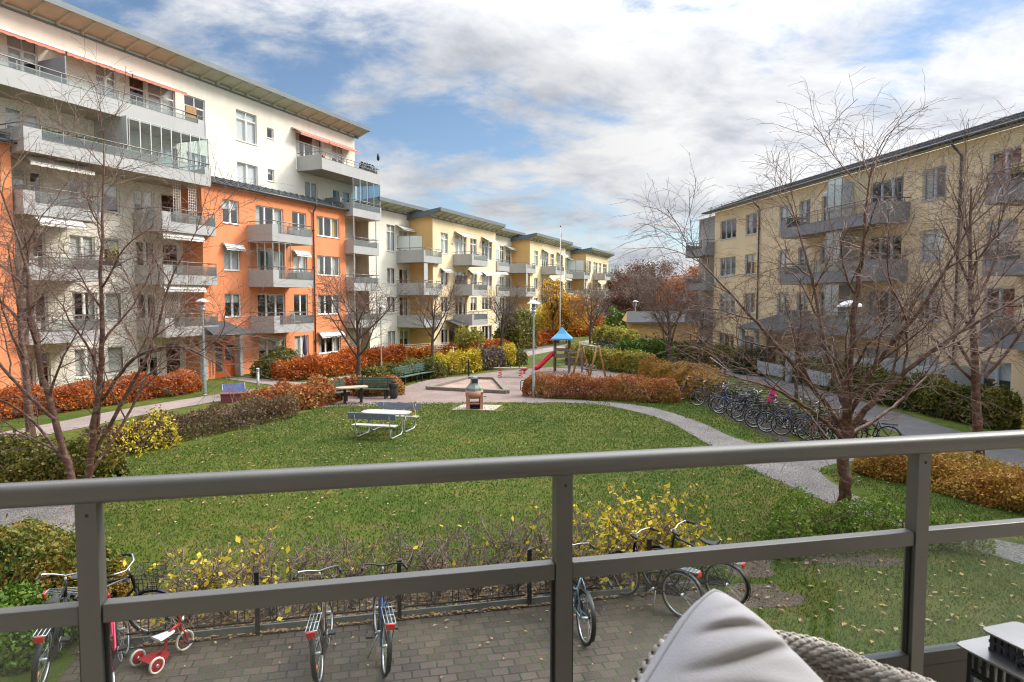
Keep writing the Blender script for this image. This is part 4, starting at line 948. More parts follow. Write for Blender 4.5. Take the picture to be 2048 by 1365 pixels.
hedge('clipped_hedge', 'bright yellow clipped hedge behind the low black fence', 'hedge', [(-4.4,40.4),(-3.2,41.6),(-2.4,42.6)], 1.2, 1.3, P_yel, .07, 110, boxy=.7)
hedge('clipped_hedge', 'grey-plum clipped hedge between two yellow ones by the sandpit', 'hedge', [(-2.3,42.9),(-1.5,44.0),(-.9,44.8)], 1.2, 1.3, P_plum, .07, 111, boxy=.7, twigs=1)
hedge('clipped_hedge', 'small yellow hedge end behind the seesaw', 'hedge', [(-.8,45.2),(-.2,46.3)], 1.2, 1.45, P_yel, .07, 112, boxy=.6)
hedge('round_bush', 'low olive bush at the end of the yellow hedge by the path', 'bush', [(.1,46.6),(.6,47.4)], 1.2, 1.05, P_olive, .07, 113, boxy=.2)
SG = 'low spirea bushes around the benches'
hedge('spirea_bush', 'low olive-brown bushes behind the slatted green bench pair', 'bush', [(-7.3,35.0),(-6.4,38.0),(-5.0,40.6)], 1.7, .95, P_olive, .06, 114, group=SG, boxy=.2, twigs=1)
hedge('spirea_bush', 'rust-brown low bushes behind the wooden picnic table', 'bush', [(-8.8,32.4),(-7.2,32.0),(-5.7,32.2)], 1.3, .8, P_rust, .055, 115, group=SG, boxy=.2, twigs=1)
hedge('spirea_bush', 'rust-red bush clump at the left end of the benches', 'bush', [(-10.3,26.4),(-9.1,28.4),(-8.6,30.2)], 1.7, 1.0, P_rust, .055, 116, group=SG, boxy=.1, twigs=2)
hedge('spirea_bush', 'dark olive bush between the green bench and the low black fence', 'bush', [(-4.9,38.8),(-4.4,39.4)], 1.2, 1.15, P_olive, .06, 117, group=SG, boxy=.2)
hedge('twiggy_hedge', 'long twiggy grey-brown hedge along the left lawn edge', 'hedge', [(-12.2,18.8),(-11.2,21.6),(-9.9,24.2),(-9.2,26.3)], 1.4, .85, P_brown, .036, 118, cover=.9, boxy=.2, twigs=5)
hedge('yellow_shrub', 'yellow-green shrub at the near end of the twiggy hedge behind the left tree', 'bush', [(-11.6,19.2),(-10.9,20.6)], 1.2, .95, P_yel, .040, 119, cover=.6, boxy=.1, twigs=3, rough=.4)
hedge('spirea_bush', 'broad green and rust bush under the many-stemmed tree', 'bush', [(-14.8,15.8),(-12.6,16.6),(-10.6,16.6)], 1.9, 1.0, P_olive, .05, 120, boxy=.1, twigs=1)
hedge('spirea_bush', 'feathery green and amber bush behind the parked bicycles at the left post', 'bush', [(-9.0,10.2),(-7.6,10.1),(-6.4,9.7)], 1.5, .95, leafm('feathery_leaves', [(.045,.085,.015),(.09,.14,.02),(.22,.18,.03),(.35,.19,.04)]), .032, 121, boxy=.1, twigs=1)
hedge('spirea_bush', 'dark green bush at the left edge below the railing', 'bush', [(-7.6,8.6),(-6.2,8.5)], 1.3, .6, P_green, .032, 122, boxy=.1)
hedge('rust_hedge', 'rust and red hedge in front of the playground swing', 'hedge', [(1.0,31.7),(3.0,31.2),(5.2,30.6),(7.2,29.9)], 1.5, 1.0, P_rust, .038, 123, cover=2.2, boxy=.2, twigs=2)
hedge('amber_hedge', 'amber-yellow hedge between the rust hedge and the bicycle racks', 'hedge', [(7.9,37.6),(9.2,34.8),(9.6,32.3),(8.6,30.4)], 1.7, 1.2, P_amber, .04, 124, cover=2.6, boxy=.2, twigs=1)
hedge('clipped_hedge', 'long yellow-green clipped hedge behind the swing and play tower', 'hedge', [(4.7,51),(5.5,47),(6.7,43.2),(8.5,40.6)], 1.4, 1.28, P_yelg, .06, 125, cover=2.6, boxy=.8, rough=.1)
hedge('round_hedge', 'large round green hedge in front of the low storage building', 'hedge', [(8.3,47.6),(9.2,45.8),(10.3,44.6)], 2.0, 1.75, P_green, .09, 126, boxy=.4)
hedge('pale_hedge', 'pale yellow hedge above the far bicycle row', 'hedge', [(8.6,64.5),(9.6,60),(10.2,56)], 1.6, 1.9, P_yelg, .10, 127, boxy=.4)
hedge('pale_hedge', 'apricot-tinted hedge directly behind the far bicycles', 'hedge', [(10.4,58.5),(10.6,55)], 1.3, 1.25, leafm('apricot_leaves', [(.25,.19,.04),(.42,.30,.08),(.50,.36,.14)]), .09, 128, boxy=.4)
BG = 'clipped hedges along the plastered block'
hedge('house_hedge', 'olive hedge in front of the end of the plastered block', 'hedge', [(11.6,52.2),(13.6,47.6),(15.1,43.4)], 1.5, 1.35, P_olive, .075, 129, boxy=.6, group=BG)
hedge('house_hedge', 'olive-yellow hedge along the middle of the plastered block beyond the path', 'hedge', [(16.3,38.2),(16.6,33),(17.1,27.5),(17.6,23.4)], 1.4, 1.3, P_olive, .06, 130, boxy=.6, group=BG)
hedge('house_hedge', 'yellow-brown hedge at the right frame edge behind the handrail', 'hedge', [(17.4,21.4),(17.2,18.4),(17.2,15)], 1.4, 1.2, P_yelg, .05, 131, boxy=.5, group=BG)
hedge('dark_shrub', 'dark green juniper beside the brown entrance door', 'bush', [(14.6,41.6),(15.2,40.2)], 1.5, 1.5, P_dark, .06, 132, boxy=.2)
hedge('spirea_bush', 'orange-amber spirea bed by the asphalt path on the right', 'bush', [(10.0,17.6),(11.2,16.0),(11.9,13.8),(12.0,11.6)], 2.0, .7, P_amber, .032, 133, boxy=.1, cover=2.2, twigs=1)
hedge('spirea_bush', 'low green bush around the foot of the large reddish tree', 'bush', [(4.9,11.9),(6.4,12.4),(7.8,12.5)], 1.2, .75, P_fresh, .026, 134, boxy=.05, cover=1.0, twigs=2, rough=.5)
hedge('spirea_bush', 'small fresh green bush beside the parked bicycles on the right', 'bush', [(2.6,10.9),(3.3,10.9)], .9, .55, P_fresh, .026, 135, boxy=.1, cover=2.)
hedge('spirea_bush', 'small green bush just left of the right railing post', 'bush', [(8.1,12.3),(8.6,11.9)], .8, .5, P_fresh, .024, 136, boxy=.1, cover=1.2, twigs=1)
hedge('shrub', 'olive shrub mass between the yellow blocks beside the far path', 'bush', [(-.6,60.5),(.6,63),(1.4,66)], 2.8, 3.2, P_olive, .12, 137, boxy=.1)
hedge('shrub', 'golden yellow shrub at the foot of the flagpole', 'bush', [(2.8,73),(4.4,76)], 3.6, 3.6, P_yel, .13, 138, boxy=.1, cover=1.8)
hedge('shrub', 'dark green shrub far behind the pale hedge', 'bush', [(12.2,80),(14.5,80)], 3, 3.4, P_green, .14, 139, boxy=.1)
hedge('shrub', 'far rust-coloured hedge at the end of the row', 'bush', [(7.5,84),(12,88)], 3, 2.4, P_fire, .14, 140, boxy=.2)

def leafy_tree(name, label, loc, H, W, m, leaf, n, seed, trunk=.16, cz=.55, gap=.5, group=None):
    """trunk with limbs; the crown is many leaf clumps with gaps between them"""
    r = random.Random(seed); g = np.random.default_rng(seed); T = thing(name, label, 'tree', loc, 0, group); b = MB(); Cs = []
    zt = H*(1-cz*1.0); b.tube([(0,0,-.1),(.05,0,zt*.6),(0,.05,zt),(.1,0,H*.8)], [trunk*1.2, trunk, trunk*.8, trunk*.2], m_bark2, 7, False)
    K = 70
    for i in range(K):
        a = r.uniform(0,6.28); u = r.random()**.5; el = r.uniform(-.8,1)
        c = np.array([W*.5*u*math.cos(a)*math.sqrt(1-.7*el*el), W*.5*u*math.sin(a)*math.sqrt(1-.7*el*el), zt+(H-zt)*(.5+.5*el)])
        k = int(n/K*r.uniform(.4,1.6)); s = W*.075*r.uniform(.6,1.4); Cs.append(c+g.normal(0, s, (k,3))*[1,1,.75])
        p = Vector((0,0,zt*r.uniform(.75,1.2))); q = Vector(c.tolist()); b.tube([p, p.lerp(q,.5)+Vector((0,0,.2)), q], [trunk*.35, trunk*.2, .012], m_bark2, 4, False)
        for _ in range(5): b.tube([q, q+rv(r)*W*.12], [.014,.006], m_twig2, 3, False)
    b.build('trunk', T); leaf_mesh('crown', np.concatenate(Cs), leaf, m, seed+1, T); return T
leafy_tree('autumn_tree', 'slender golden-leaved tree in front of the middle yellow block', (4.3,70,0), 6.6, 3.2, leafm('golden_leaves', [(.40,.20,.01),(.58,.33,.015),(.62,.42,.03)]), .10, 1500, 51, .09)
leafy_tree('autumn_tree', 'golden-leaved low tree directly behind the blue play tower roof', (6.0,72,0), 5.2, 5.0, leafm('orange_gold_leaves', [(.42,.15,.01),(.58,.29,.015),(.60,.38,.03)]), .11, 4200, 52, .1, .75)
FG = 'autumn trees beyond the storage building'
P_far1 = leafm('brown_red_leaves', [(.10,.05,.035),(.17,.08,.05),(.24,.12,.07)], .25)
P_far2 = leafm('orange_leaves', [(.22,.07,.015),(.42,.13,.02),(.50,.20,.035)], .25)
for i, (x, y, H, W, m, lab) in enumerate([(17.5,118,10.5,9,P_far1,'brown tree left of the storage building, far behind'), (25.5,122,12.8,12,P_far1,'tallest brown-red tree beyond the storage building'),
        (27.5,104,8.6,9,P_far2,'bright orange tree left of the end balconies of the plastered block'), (33.5,115,11.5,10,P_far2,'orange-brown tree glimpsed under the end balconies'), (18.5,106,6.0,8,P_far1,'low russet tree beside the far street lamp'),
        (39,120,11.5,10,P_far1,'brown tree hidden partly by the end of the plastered block'), (11.5,128,7.5,9,P_far1,'far russet tree beside the last yellow balconies')]):
    leafy_tree('far_tree', lab, (x,y,0), H*.88, W, m, .12, 15000, 60+i, .25, .78, group=FG)
tag(hedge('woodland', 'far autumn woodland at the horizon', None, [(-40,190),(20,175),(90,185)], 14, 8.0, P_far1, .55, 150, cover=.5, rough=.5), kind='stuff')

# ------------------------------------------------------------------ bare hedge with yellow leaves along our yard
P_byel = leafm('bright_yellow_leaves', [(.50,.36,.02),(.70,.54,.03),(.76,.62,.06),(.55,.50,.06)], 2., .35)
TH = 'bare berry bushes along the yard fence'
P_ber = pm('red_berries', (.25,.02,.02), .4, .2, 5); m_gtwig = pm('lichen_grey_twigs', (.17,.125,.10), .8, .45, 9)
def twig_bush(label, loc, seed, H, W, leaves):
    r = random.Random(seed); O = thing('berry_bush', label, 'bush', loc, 0, TH); b = MB(); tips = []
    for i in range(9):
        a = r.uniform(0,6.28); d = Vector((math.cos(a)*.55, math.sin(a)*.4, 1)).normalized(); p = Vector((r.gauss(0,.05), r.gauss(0,.05), -.02)); pts = [p.copy()]
        for k in range(5): d = (d+rv(r)*.22+Vector((math.cos(a)*.08, math.sin(a)*.05, .05))).normalized(); p = p+d*H*.26*r.uniform(.7,1.2); pts.append(p.copy())
        b.tube(pts, [.017,.015,.012,.010,.008,.006], m_gtwig, 4, False)
        for k in range(2, 6):
            for _ in range(3):
                q = pts[k-1].lerp(pts[k], r.random()); dd = (rv(r)*.8+Vector((0,0,.35))).normalized(); P = [q]
                for j in range(3): dd = (dd+rv(r)*.3).normalized(); P.append(P[-1]+dd*W*.13*r.uniform(.6,1.3))
                b.tube(P, [.0075,.0065,.0055,.0045], m_gtwig, 3, False); tips += P[1:]
                for _ in range(2):
                    e = P[r.randint(1,3)]; f = e+(rv(r)*.7+Vector((0,0,.3))).normalized()*r.uniform(.05,.14); b.tube([e, f], [.005,.004], m_gtwig, 3, False); tips.append(f)
    b.build('branches', O); g = np.random.default_rng(seed)
    P = np.array([tuple(t) for t in tips])
    low = P[:,2] < H*.75
    if leaves:
        leaves = int(leaves*(1.7 if leaves < 150 else 2.6)); C = P[g.integers(0, len(P), leaves)]+g.normal(0,.02,(leaves,3)); leaf_mesh('leaves', C, .040, P_byel, seed, O, .6)
    C = P[g.integers(0, len(P), 40)]+g.normal(0,.03,(40,3)); leaf_mesh('berries', C, .011, P_ber, seed+3, O, .9)
    return O
specs = [(-3.35,.55,1.0,1.1,95),(-2.75,.7,1.05,1.2,120),(-2.1,.6,1.0,1.0,60),(-1.5,.62,.95,1.1,12),(-.9,.6,.9,1.0,8),(-.3,.66,.95,1.1,6),(.3,.6,1.0,1.0,6),(.9,.62,1.0,1.1,10),(1.5,.62,1.05,1.1,10),(2.1,.6,1.05,1.1,26),(2.65,.66,1.1,1.2,60),(3.2,.66,1.2,1.3,200),(3.75,.7,1.2,1.4,330),(4.3,.75,1.0,1.3,200)]
names = ['leafy yellow-dotted bush at the left end of the fence hedge','yellow-leaved bush behind the red tricycle','thinly leaved bush right of the tricycle','bare twiggy bush left of the brown bicycle','bare twiggy bush behind the brown bicycle','bare twiggy bush between the two middle bicycles','bare twiggy bush behind the blue bicycle','bare twiggy bush right of the blue bicycle','bare grey bush left of the middle railing post','sparsely leaved bush behind the middle railing post','half bare bush with scattered yellow leaves right of the middle post','dense yellow bush behind the two silver handlebars','fullest bright yellow bush of the fence hedge','yellow bush at the right end of the fence hedge']
for i, (s_, lab) in enumerate(zip(specs, names)):
    p = own(s_[0], s_[1]); twig_bush(lab, tuple(p), 200+i, s_[2]*.88, s_[3], s_[4])
# ------------------------------------------------------------------ park furniture
m_bench = pm('green_bench_paint', (.060,.115,.085), .5, .12, 4, .1, 40)
m_table = pm('worn_table_top', (.36,.345,.325), .6, .12, 5, .2, 30)
m_bluewood = pm('grey_blue_bench_paint', (.17,.19,.25), .55, .15, 5, .2, 40)
m_terra = pm('terracotta_concrete', (.48,.225,.155), .85, .14, 4, .3, 40)
m_gcap = pm('weathered_copper_green', (.20,.235,.22), .6, .25, 5, .2, 20)
m_redp = pm('red_plastic', (.62,.014,.045), .3, .05, 3)
m_bluer = pm('blue_sheet_roof', (.075,.33,.60), .4, .06, 3)
m_white_p = pm('white_lacquer', (.74,.74,.72), .4, .05, 5)
m_lampw = pm('lamp_hood_white', (.74,.76,.76), .4, .04, 3)
def street_lamp(label, loc, group='park lamp posts in the courtyard'):
    L = thing('street_lamp', label, 'street lamp', loc, 0, group)
    b = MB(); b.lathe([(.075,0),(.075,1.15),(.062,1.2),(.045,1.25),(.042,4.0)], m_steel, 12); b.lathe([(.10,0),(.10,.03),(.0,.03)], m_steel, 12); b.build('pole', L)
    b = MB(); b.lathe([(.05,4.0),(.11,4.04),(.11,4.1),(.08,4.12),(.08,4.18),(.12,4.2),(.12,4.25),(.08,4.27),(.09,4.42),(.0,4.44)], m_steel, 14); b.build('lantern', L)
    b = MB(); b.lathe([(.32,4.43),(.315,4.45),(.26,4.50),(.17,4.555),(.07,4.595),(.0,4.60)], m_lampw, 24); b.lathe([(.32,4.43),(.1,4.45),(0,4.45)], m_lampw, 24); b.build('hood', L)
    return L
SL = street_lamp('grey lamp post with white hood in front of the play tower, left of the slide', (1.02,31.13,0))
dup(SL, (-14.97,31.97,0), 0, 'grey lamp post with white hood in front of the cream recess, behind the left tree', scale=(1,1,1.02))
dup(SL, (8.92,17.43,0), 0, 'grey lamp post right behind the trunk of the large reddish tree')
dup(SL, (12.74,68.2,0), 0, 'far grey lamp post left of the storage building')
dup(SL, (-7.33,36.9,0), 0, 'slim lamp post behind the green bench beside the orange house', scale=(.75,.75,.95))
F = thing('flagpole', 'tall white flagpole standing in front of the middle yellow block', 'flagpole', (4.97,68.2,0))
b = MB(); b.tube([(0,0,0),(0,0,4),(0,0,8),(0,0,12.1)], [.07,.06,.05,.03], m_white_p, 10); b.lathe([(.0,12.25),(.07,12.18),(.07,12.1),(.0,12.05)], m_black, 10); b.build('pole', F)
b = MB(); b.tube([(.1,0,.9),(.12,0,6),(.05,0,11.9)], .012, m_black, 4); b.box(.08,.14,-.03,.03,11.0,11.5,m_white_p); b.build('rope', F)
def bollard(label, loc, h):
    B = thing('bollard_light', label, 'bollard', loc, 0, 'bollard lights by the paths')
    b = MB(); b.lathe([(.07,0),(.07,h-.2),(.0,h-.2)], m_steel, 12); b.build('post', B)
    b = MB()
    for i in range(3): b.lathe([(.06,h-.19+i*.055),(.085,h-.18+i*.055),(.085,h-.155+i*.055),(.06,h-.145+i*.055)], m_steel, 12)
    b.lathe([(.09,h-.02),(.08,h),(.0,h+.01)], m_lampw, 12); b.build('louvre_head', B)
bollard('grey bollard light beside the entrance path in front of the olive bush', (-13.7,35.4,0), .95); bollard('white bollard light behind the yellow clipped hedge', (-4.57,50.9,0), 1.0)

def green_bench(label, loc, rz, L=1.9, legs=True):
    B = thing('green_bench', label, 'bench', loc, rz, 'green slatted benches'); b = MB()
    for i in range(4): b.box(-L/2, L/2, -.22+i*.115, -.125+i*.115, .42-.006*i, .45-.006*i, m_bench)
    b.build('seat', B); b = MB()
    for i in range(4):
        y = .24+i*.035; z = .50+i*.115
        b.box(-L/2, L/2, y, y+.028, z, z+.095, m_bench)
    b.build('backrest', B)
    for x in (-L/2+.25, L/2-.25):
        b = MB(); b.box(x-.035, x+.035, -.19, -.12, 0, .42, m_black); b.box(x-.035, x+.035, .16, .22, 0, .42, m_black); b.box(x-.03, x+.03, -.2, .22, .385, .412, m_black)
        b.bar((x,.215,.42), (x,.375,.96), .05, .03, m_black, (1,0,0)); b.build('leg', B)
    b = MB(); b.box(-L/2+.1, -L/2+.13, -.22, .24, .62, .65, m_black); b.box(-L/2+.1, -L/2+.13, -.2, -.17, .45, .62, m_black); b.build('armrest', B)
    return B
def pg(x, y, z=0.):
    """ground point seen at photo pixel x, y: used while laying out the yard"""
    return None
GB = green_bench('green slatted bench straight behind the wooden table, left of the litter bin', (-6.55,30.9,0), R(-6), 1.75)
dup(GB, (-8.05,29.5,0), R(52), 'green slatted bench set at an angle left of the wooden table')
dup(GB, (-5.75,36.4,0), R(68), 'green double bench beside the olive bushes, nearer half'); dup(GB, (-5.0,38.05,0), R(64), 'green double bench beside the olive bushes, farther half with leaves on it')
o = thing('garden_table', 'small oval wooden table on two black legs in front of the green benches', 'table', (-7.15,29.3,0), R(32))
b = MB(); n = 28; poly = [(.72*np.sign(math.cos(a))*abs(math.cos(a))**.7, .36*np.sign(math.sin(a))*abs(math.sin(a))**.8) for a in np.linspace(0, 2*math.pi, n+1)[:-1]]; b.prism(poly, .70, .745, pm('tan_table_top', (.42,.32,.22), .6, .12, 5)); b.build('tabletop', o)
for x in (-.33,.42): b = MB(); b.box(x-.05, x+.05, -.05, .05, 0, .699, m_black); b.build('leg', o)
o = thing('litter_bin', 'dark litter bin at the end of the green bench', 'bin', (-5.55,30.75,0)); b = MB(); b.lathe([(.0,.04),(.17,.04),(.19,.5),(.20,.52)], pm('bin_blue_grey', (.05,.065,.08), .5), 16); b.build('bucket', o)
b = MB(); b.lathe([(.205,.5),(.215,.72),(.20,.74),(.16,.74)], m_black, 16); b.build('liner', o)

# picnic table with two attached benches
o = thing('picnic_table', 'picnic table with pale top and two attached grey-blue benches on the lawn', 'picnic table', (-4.35,22.65,0), R(-14))
b = MB(); L = 1.75; poly = []
for a in np.linspace(0, 2*math.pi, 37)[:-1]: poly.append((L/2*np.sign(math.cos(a))*abs(math.cos(a))**.45, .40*np.sign(math.sin(a))*abs(math.sin(a))**.6))
b.prism(poly, .72, .755, m_table); b.build('tabletop', o)
for s in (-1, 1):
    b = MB(); b.box(-.78, .78, s*.92-.16, s*.92+.16, .43, .46, m_table); se = b.build('bench_seat', o)
    b = MB(); M_ = Matrix.Translation((0, s*1.13, .78)) @ Matrix.Rotation(R(-12*s), 4, 'X'); b.box(-.85, .85, -.014, .014, -.11, .11, m_bluewood, M_); b.build('bench_back', o)
for x in (-.62, .62):
    b = MB(); t = .026
    for s in (-1, 1):
        b.tube([(x, s*.28, .71), (x, s*.10, .42), (x, s*.07, .12), (x, s*.20, .03), (x, s*.95, .03), (x, s*1.08, .12), (x, s*1.0, .30), (x, s*.93, .425)], t, m_steel, 8)
        b.tube([(x, s*.78, .42), (x, s*1.06, .43), (x, s*1.10, .55), (x, s*1.145, .88)], .018, m_steel, 8)
    b.build('tube_frame', o)
b = MB()   # folded chair frame lying on the far bench
b.tube([(.28,.86,.50),(.62,.84,.50),(.66,.98,.55),(.56,1.02,.95),(.30,.98,.60)], .014, m_woodY, 6); b.tube([(.34,.90,.49),(.66,.90,.52)], .012, m_woodY, 6); q = b.build('folding_chair_frame'); q.location = o.location; q.rotation_euler = o.rotation_euler; tag(q, 'brown folded wooden frame lying on the far bench of the picnic table', 'folding chair')

# terracotta garden grill
o = thing('garden_grill', 'terracotta garden grill with a green-grey metal hood on paving slabs', 'grill', (-1.6,27.8,0), R(8)); o.scale = (.92,.92,.74)
b = MB(); 
for x in (-.36, .24): b.box(x, x+.14, -.28, .28, 0, .95, m_terra)
b.box(-.22, .24, -.27, .27, .30, .38, m_terra); b.box(-.22, .24, .18, .27, 0, .30, m_terra); b.build('base', o, .01)
b = MB(); b.lathe([(.27,.62),(.40,.72),(.41,1.05),(.37,1.06),(.0,1.0)], m_terra, 22); b.box(-.40, .40, -.30, .30, .94, 1.02, m_terra); b.build('fire_bowl', o)
b = MB(); b.lathe([(.40,1.05),(.385,1.22),(.18,1.52),(.165,1.75),(.13,1.85),(.0,1.90)], m_gcap, 8, smooth=False); b.box(-.13, .13, -.20, -.155, 1.52, 1.74, m_room); b.box(-.165, -.13, -.21, -.15, 1.48, 1.78, m_gcap); b.box(.13, .165, -.21, -.15, 1.48, 1.78, m_gcap); b.box(-.165, .165, -.21, -.15, 1.74, 1.80, m_gcap); b.build('hood', o)
b = MB(); b.tube([(.42,-.1,.72),(.55,-.1,.72)], .025, m_black, 6); b.box(-.1,.16,-.2,.1,.06,.16,m_black); b.build('ash_tray', o)
flat('paving_slabs', [(-2.55,27.5),(-.75,27.35),(-.45,28.7),(-2.15,29.0)], .012, pm('slab_concrete', (.36,.32,.27), .9, .15, 3, .3, 20))
# sandpit
o = thing('sandpit', 'square sandpit with wooden border beside the grill', 'sandpit', (0,0,0)); b = MB()
Q = [(-4.35,33.9),(-2.6,38.3),(-1.0,38.0),(-.25,32.4)]
for i in range(4): a, c = Q[i], Q[(i+1) % 4]; b.bar((a[0],a[1],.09), (c[0],c[1],.09), .26, .15, m_wood)
b.build('border', o); b = MB(); b.face([(q[0],q[1],.03) for q in reversed(Q)], m_sand); b.build('sand', o)
b = MB(); b.bar((.6,36.2,.05),(2.6,36.0,.05),.12,.10,m_woodR); tag(b.build('timber_edging'), 'low dark timber edge lying in the playground gravel', 'timber edge')

# ------------------------------------------------------------------ play tower with slide
o = thing('play_tower', 'wooden play tower with bright blue pyramid roof and net bridge', 'play tower', (3.22,42.3,0), R(-10)); o.scale = (.74,.74,.80)
w_ = .62
for x, y in ((-w_,-w_),(w_,-w_),(w_,w_),(-w_,w_)): b = MB(); b.box(x-.055, x+.055, y-.055, y+.055, 0, 2.75, m_woodR if (x+y) < .1 and x > y-.1 or y > 0 else m_wood); b.build('post', o)
b = MB(); rr = .88; c0 = [(-rr,-rr,2.72),(rr,-rr,2.72),(rr,rr,2.72),(-rr,rr,2.72)]
for i in range(4):
    a, c = Vector(c0[i]), Vector(c0[(i+1) % 4]); ap = Vector((0,0,3.62)); m1, m2 = a.lerp(ap,.5)-Vector((0,0,.07)), c.lerp(ap,.5)-Vector((0,0,.07))
    b.face([a,c,m2,m1], m_bluer); b.face([m1,m2,ap], m_bluer); b.face([a-Vector((0,0,.13)), c-Vector((0,0,.13)), c, a], m_bluer)
b.build('roof', o)
b = MB(); b.box(-w_, w_, -w_, w_, 1.18, 1.26, m_wood)
for y in (-w_, w_):
    b.box(-w_-.04, w_+.04, y-.09 if y<0 else y+.058, y-.058 if y<0 else y+.09, 1.72, 1.86, m_wood)
b.box(w_+.058, w_+.09, -w_, w_, 1.72, 1.86, m_wood); b.box(-w_, w_, -w_-.02, -w_+.0, 1.26, 1.5, m_wood); b.build('platform', o)
b = MB(); path = [(-w_-.05,-.1,1.36),(-w_-.30,-.16,1.27),(-w_-.80,-.36,.82),(-w_-1.30,-.56,.34),(-w_-1.55,-.66,.22),(-w_-1.80,-.76,.20)]
rows = []; sd_ = Vector((-.37,.93,0))*-1
for p in path: rows.append([Vector((p[0],p[1],p[2]+zz)) + sd_*yy for yy, zz in ((-.36,.26),(-.34,.29),(-.31,.26),(-.27,.02),(.27,.02),(.31,.26),(.34,.29),(.36,.26),(.33,-.04),(-.33,-.04))])
b.grid(rows, m_redp, True, True); b.face(list(reversed(rows[-1])), m_redp); b.build('slide', o)
for x, y in ((1.75,-.75),(1.75,.55),(.72,-1.35),(2.15,.3)): b = MB(); b.box(x-.05, x+.05, y-.05, y+.05, 0, 1.72 if x < 2 else 1.0, m_wood); b.build('post', o)
b = MB()
for z in (.45,.85,1.25): b.tube([(.72,-1.35,z),(1.75,-.75,z-.04)], .02, m_redp if z > 1 else m_wood, 5); b.tube([(1.75,-.75,z),(1.75,.55,z)], .018, m_redp, 5); b.tube([(-w_,-w_-.1,z),(.72,-1.35,z)], .03, m_wood, 5)
for i in range(5): b.tube([(.85+i*.2,-1.27+i*.117,.4),(.85+i*.2,-1.27+i*.117,1.45)], .012, m_wood, 4)
b.bar((w_,-w_,1.62),(1.8,-.75,1.62),.09,.10,m_wood); b.bar((w_,w_,1.62),(1.8,.55,1.62),.09,.10,m_wood); b.bar((.72,-1.4,1.64),(1.8,-.72,1.64),.09,.10,m_wood); b.bar((.66,-1.4,1.60),(w_,-.6,1.60),.09,.10,m_wood)
b.build('climbing_net', o)
b = MB(); b.box(-.30, .35, -w_-.03, -w_+.04, .1, 1.15, m_wood) if False else b.box(w_-.4, w_+.3, w_-.02, w_+.05, .5, 1.2, m_wood); b.build('side_panel', o)
# swing
o = thing('swing_set', 'two-seat swing on yellowish wooden A-frames behind the rust hedge', 'swing', (0,0,0)); A1 = Vector((4.15,39.5,0)); A2 = Vector((4.86,37.3,0)); 
ax = (A2-A1).normalized(); px = Vector((-ax.y, ax.x, 0)); top = 1.95
for A, sc in ((A1,1.), (A2,1.)):
    for s in (-1, 1): b = MB(); b.tube([A+px*s*.56, A+px*s*.04+Vector((0,0,top+.08))], .062, m_woodY, 8); b.build('leg', o)
T1, T2 = A1+Vector((0,0,top)), A2+Vector((0,0,top))
b = MB(); b.tube([T1-(T2-T1)*.05, T2+(T2-T1)*.05], .05, m_steel, 8); b.build('top_beam', o)
for f, kind in ((.34,'flat'),(.72,'baby')):
    c = T1.lerp(T2, f); dx = (T2-T1).normalized(); b = MB(); z = .55
    for s in (-1, 1): b.tube([c+dx*s*.2, Vector((c.x, c.y, z+.35))+dx*s*.2], .012, m_black, 4); b.tube([Vector((c.x,c.y,z+.35))+dx*s*.2, Vector((c.x,c.y,z))+dx*s*.2+px*.16], .012, m_steel, 4); b.tube([Vector((c.x,c.y,z+.35))+dx*s*.2, Vector((c.x,c.y,z))+dx*s*.2-px*.16], .012, m_steel, 4)
    ch = b.build('chain', o); b = MB()
    if kind == 'flat': b.bar(Vector((c.x,c.y,z))-dx*.22, Vector((c.x,c.y,z))+dx*.22, .30, .04, m_black)
    else:
        b.bar(Vector((c.x,c.y,z))-dx*.18, Vector((c.x,c.y,z))+dx*.18, .28, .03, m_black)
        for zz in (.12,.26): b.tube([Vector((c.x,c.y,z+zz))+dx*.2*math.cos(a)+px*.17*math.sin(a) for a in np.linspace(0,6.28,11)[:-1]], .018, m_black, 4, closed=True)
    b.build('swing_seat', ch)
# spring toys
o = thing('spring_seesaw', 'four-seat spring seesaw with red handles on the playground gravel', 'seesaw', (-.1,39.4,0), R(-5))
b = MB(); b.bar((-.95,0,.55),(.95,0,.55),.22,.05,m_table); b.bar((0,-.55,.56),(0,.55,.56),.18,.045,m_wood); b.build('plank', o)
for x in (-.62,.62):
    b = MB(); b.tube([(x+.11*math.cos(a), .11*math.sin(a), .03+.49*a/22) for a in np.linspace(0,22,70)], .022, m_redp, 5); b.build('spring', o)
for x in (-.55,0,.55): b = MB(); b.tube([(x,-.12,.58),(x,-.12,.85),(x,.12,.85),(x,.12,.58)], .016, m_black, 5); b.build('handle', o)
o = thing('spring_rider', 'small round red spring rider beside the seesaw', 'spring toy', (.78,41.3,0), R(20)); o.scale = (.62,)*3
b = MB(); b.tube([(.09*math.cos(a), .09*math.sin(a), .02+.25*a/18) for a in np.linspace(0,18,50)], .02, m_black, 5); b.build('spring', o)
b = MB(); b.grid([[(.36*math.cos(t)*(1+.15*math.cos(p)), .20*math.sin(t)*math.cos(p), .45+.19*math.sin(t)*math.sin(p)) for p in np.linspace(0,6.283,15)[:-1]] for t in np.linspace(0.01,3.13,10)], m_redp, True, True); b.build('body', o)
b = MB(); b.tube([(-.18,-.12,.6),(-.2,-.1,.8),(-.2,.1,.8),(-.18,.12,.6)], .02, m_white_p, 5); b.build('handle', o)
o = thing('hoop_rail', 'low black metal hoop stand at the left end of the rust hedge', 'bike stand', (.72,33.6,0), R(2)); b = MB(); b.tube([(-.28,0,0),(-.28,0,.46),(-.24,0,.5),(.6,0,.5)], .02, m_black, 6); b.tube([(-.1,0,0),(-.1,0,.5)], .015, m_black, 6); b.build('hoop', o)
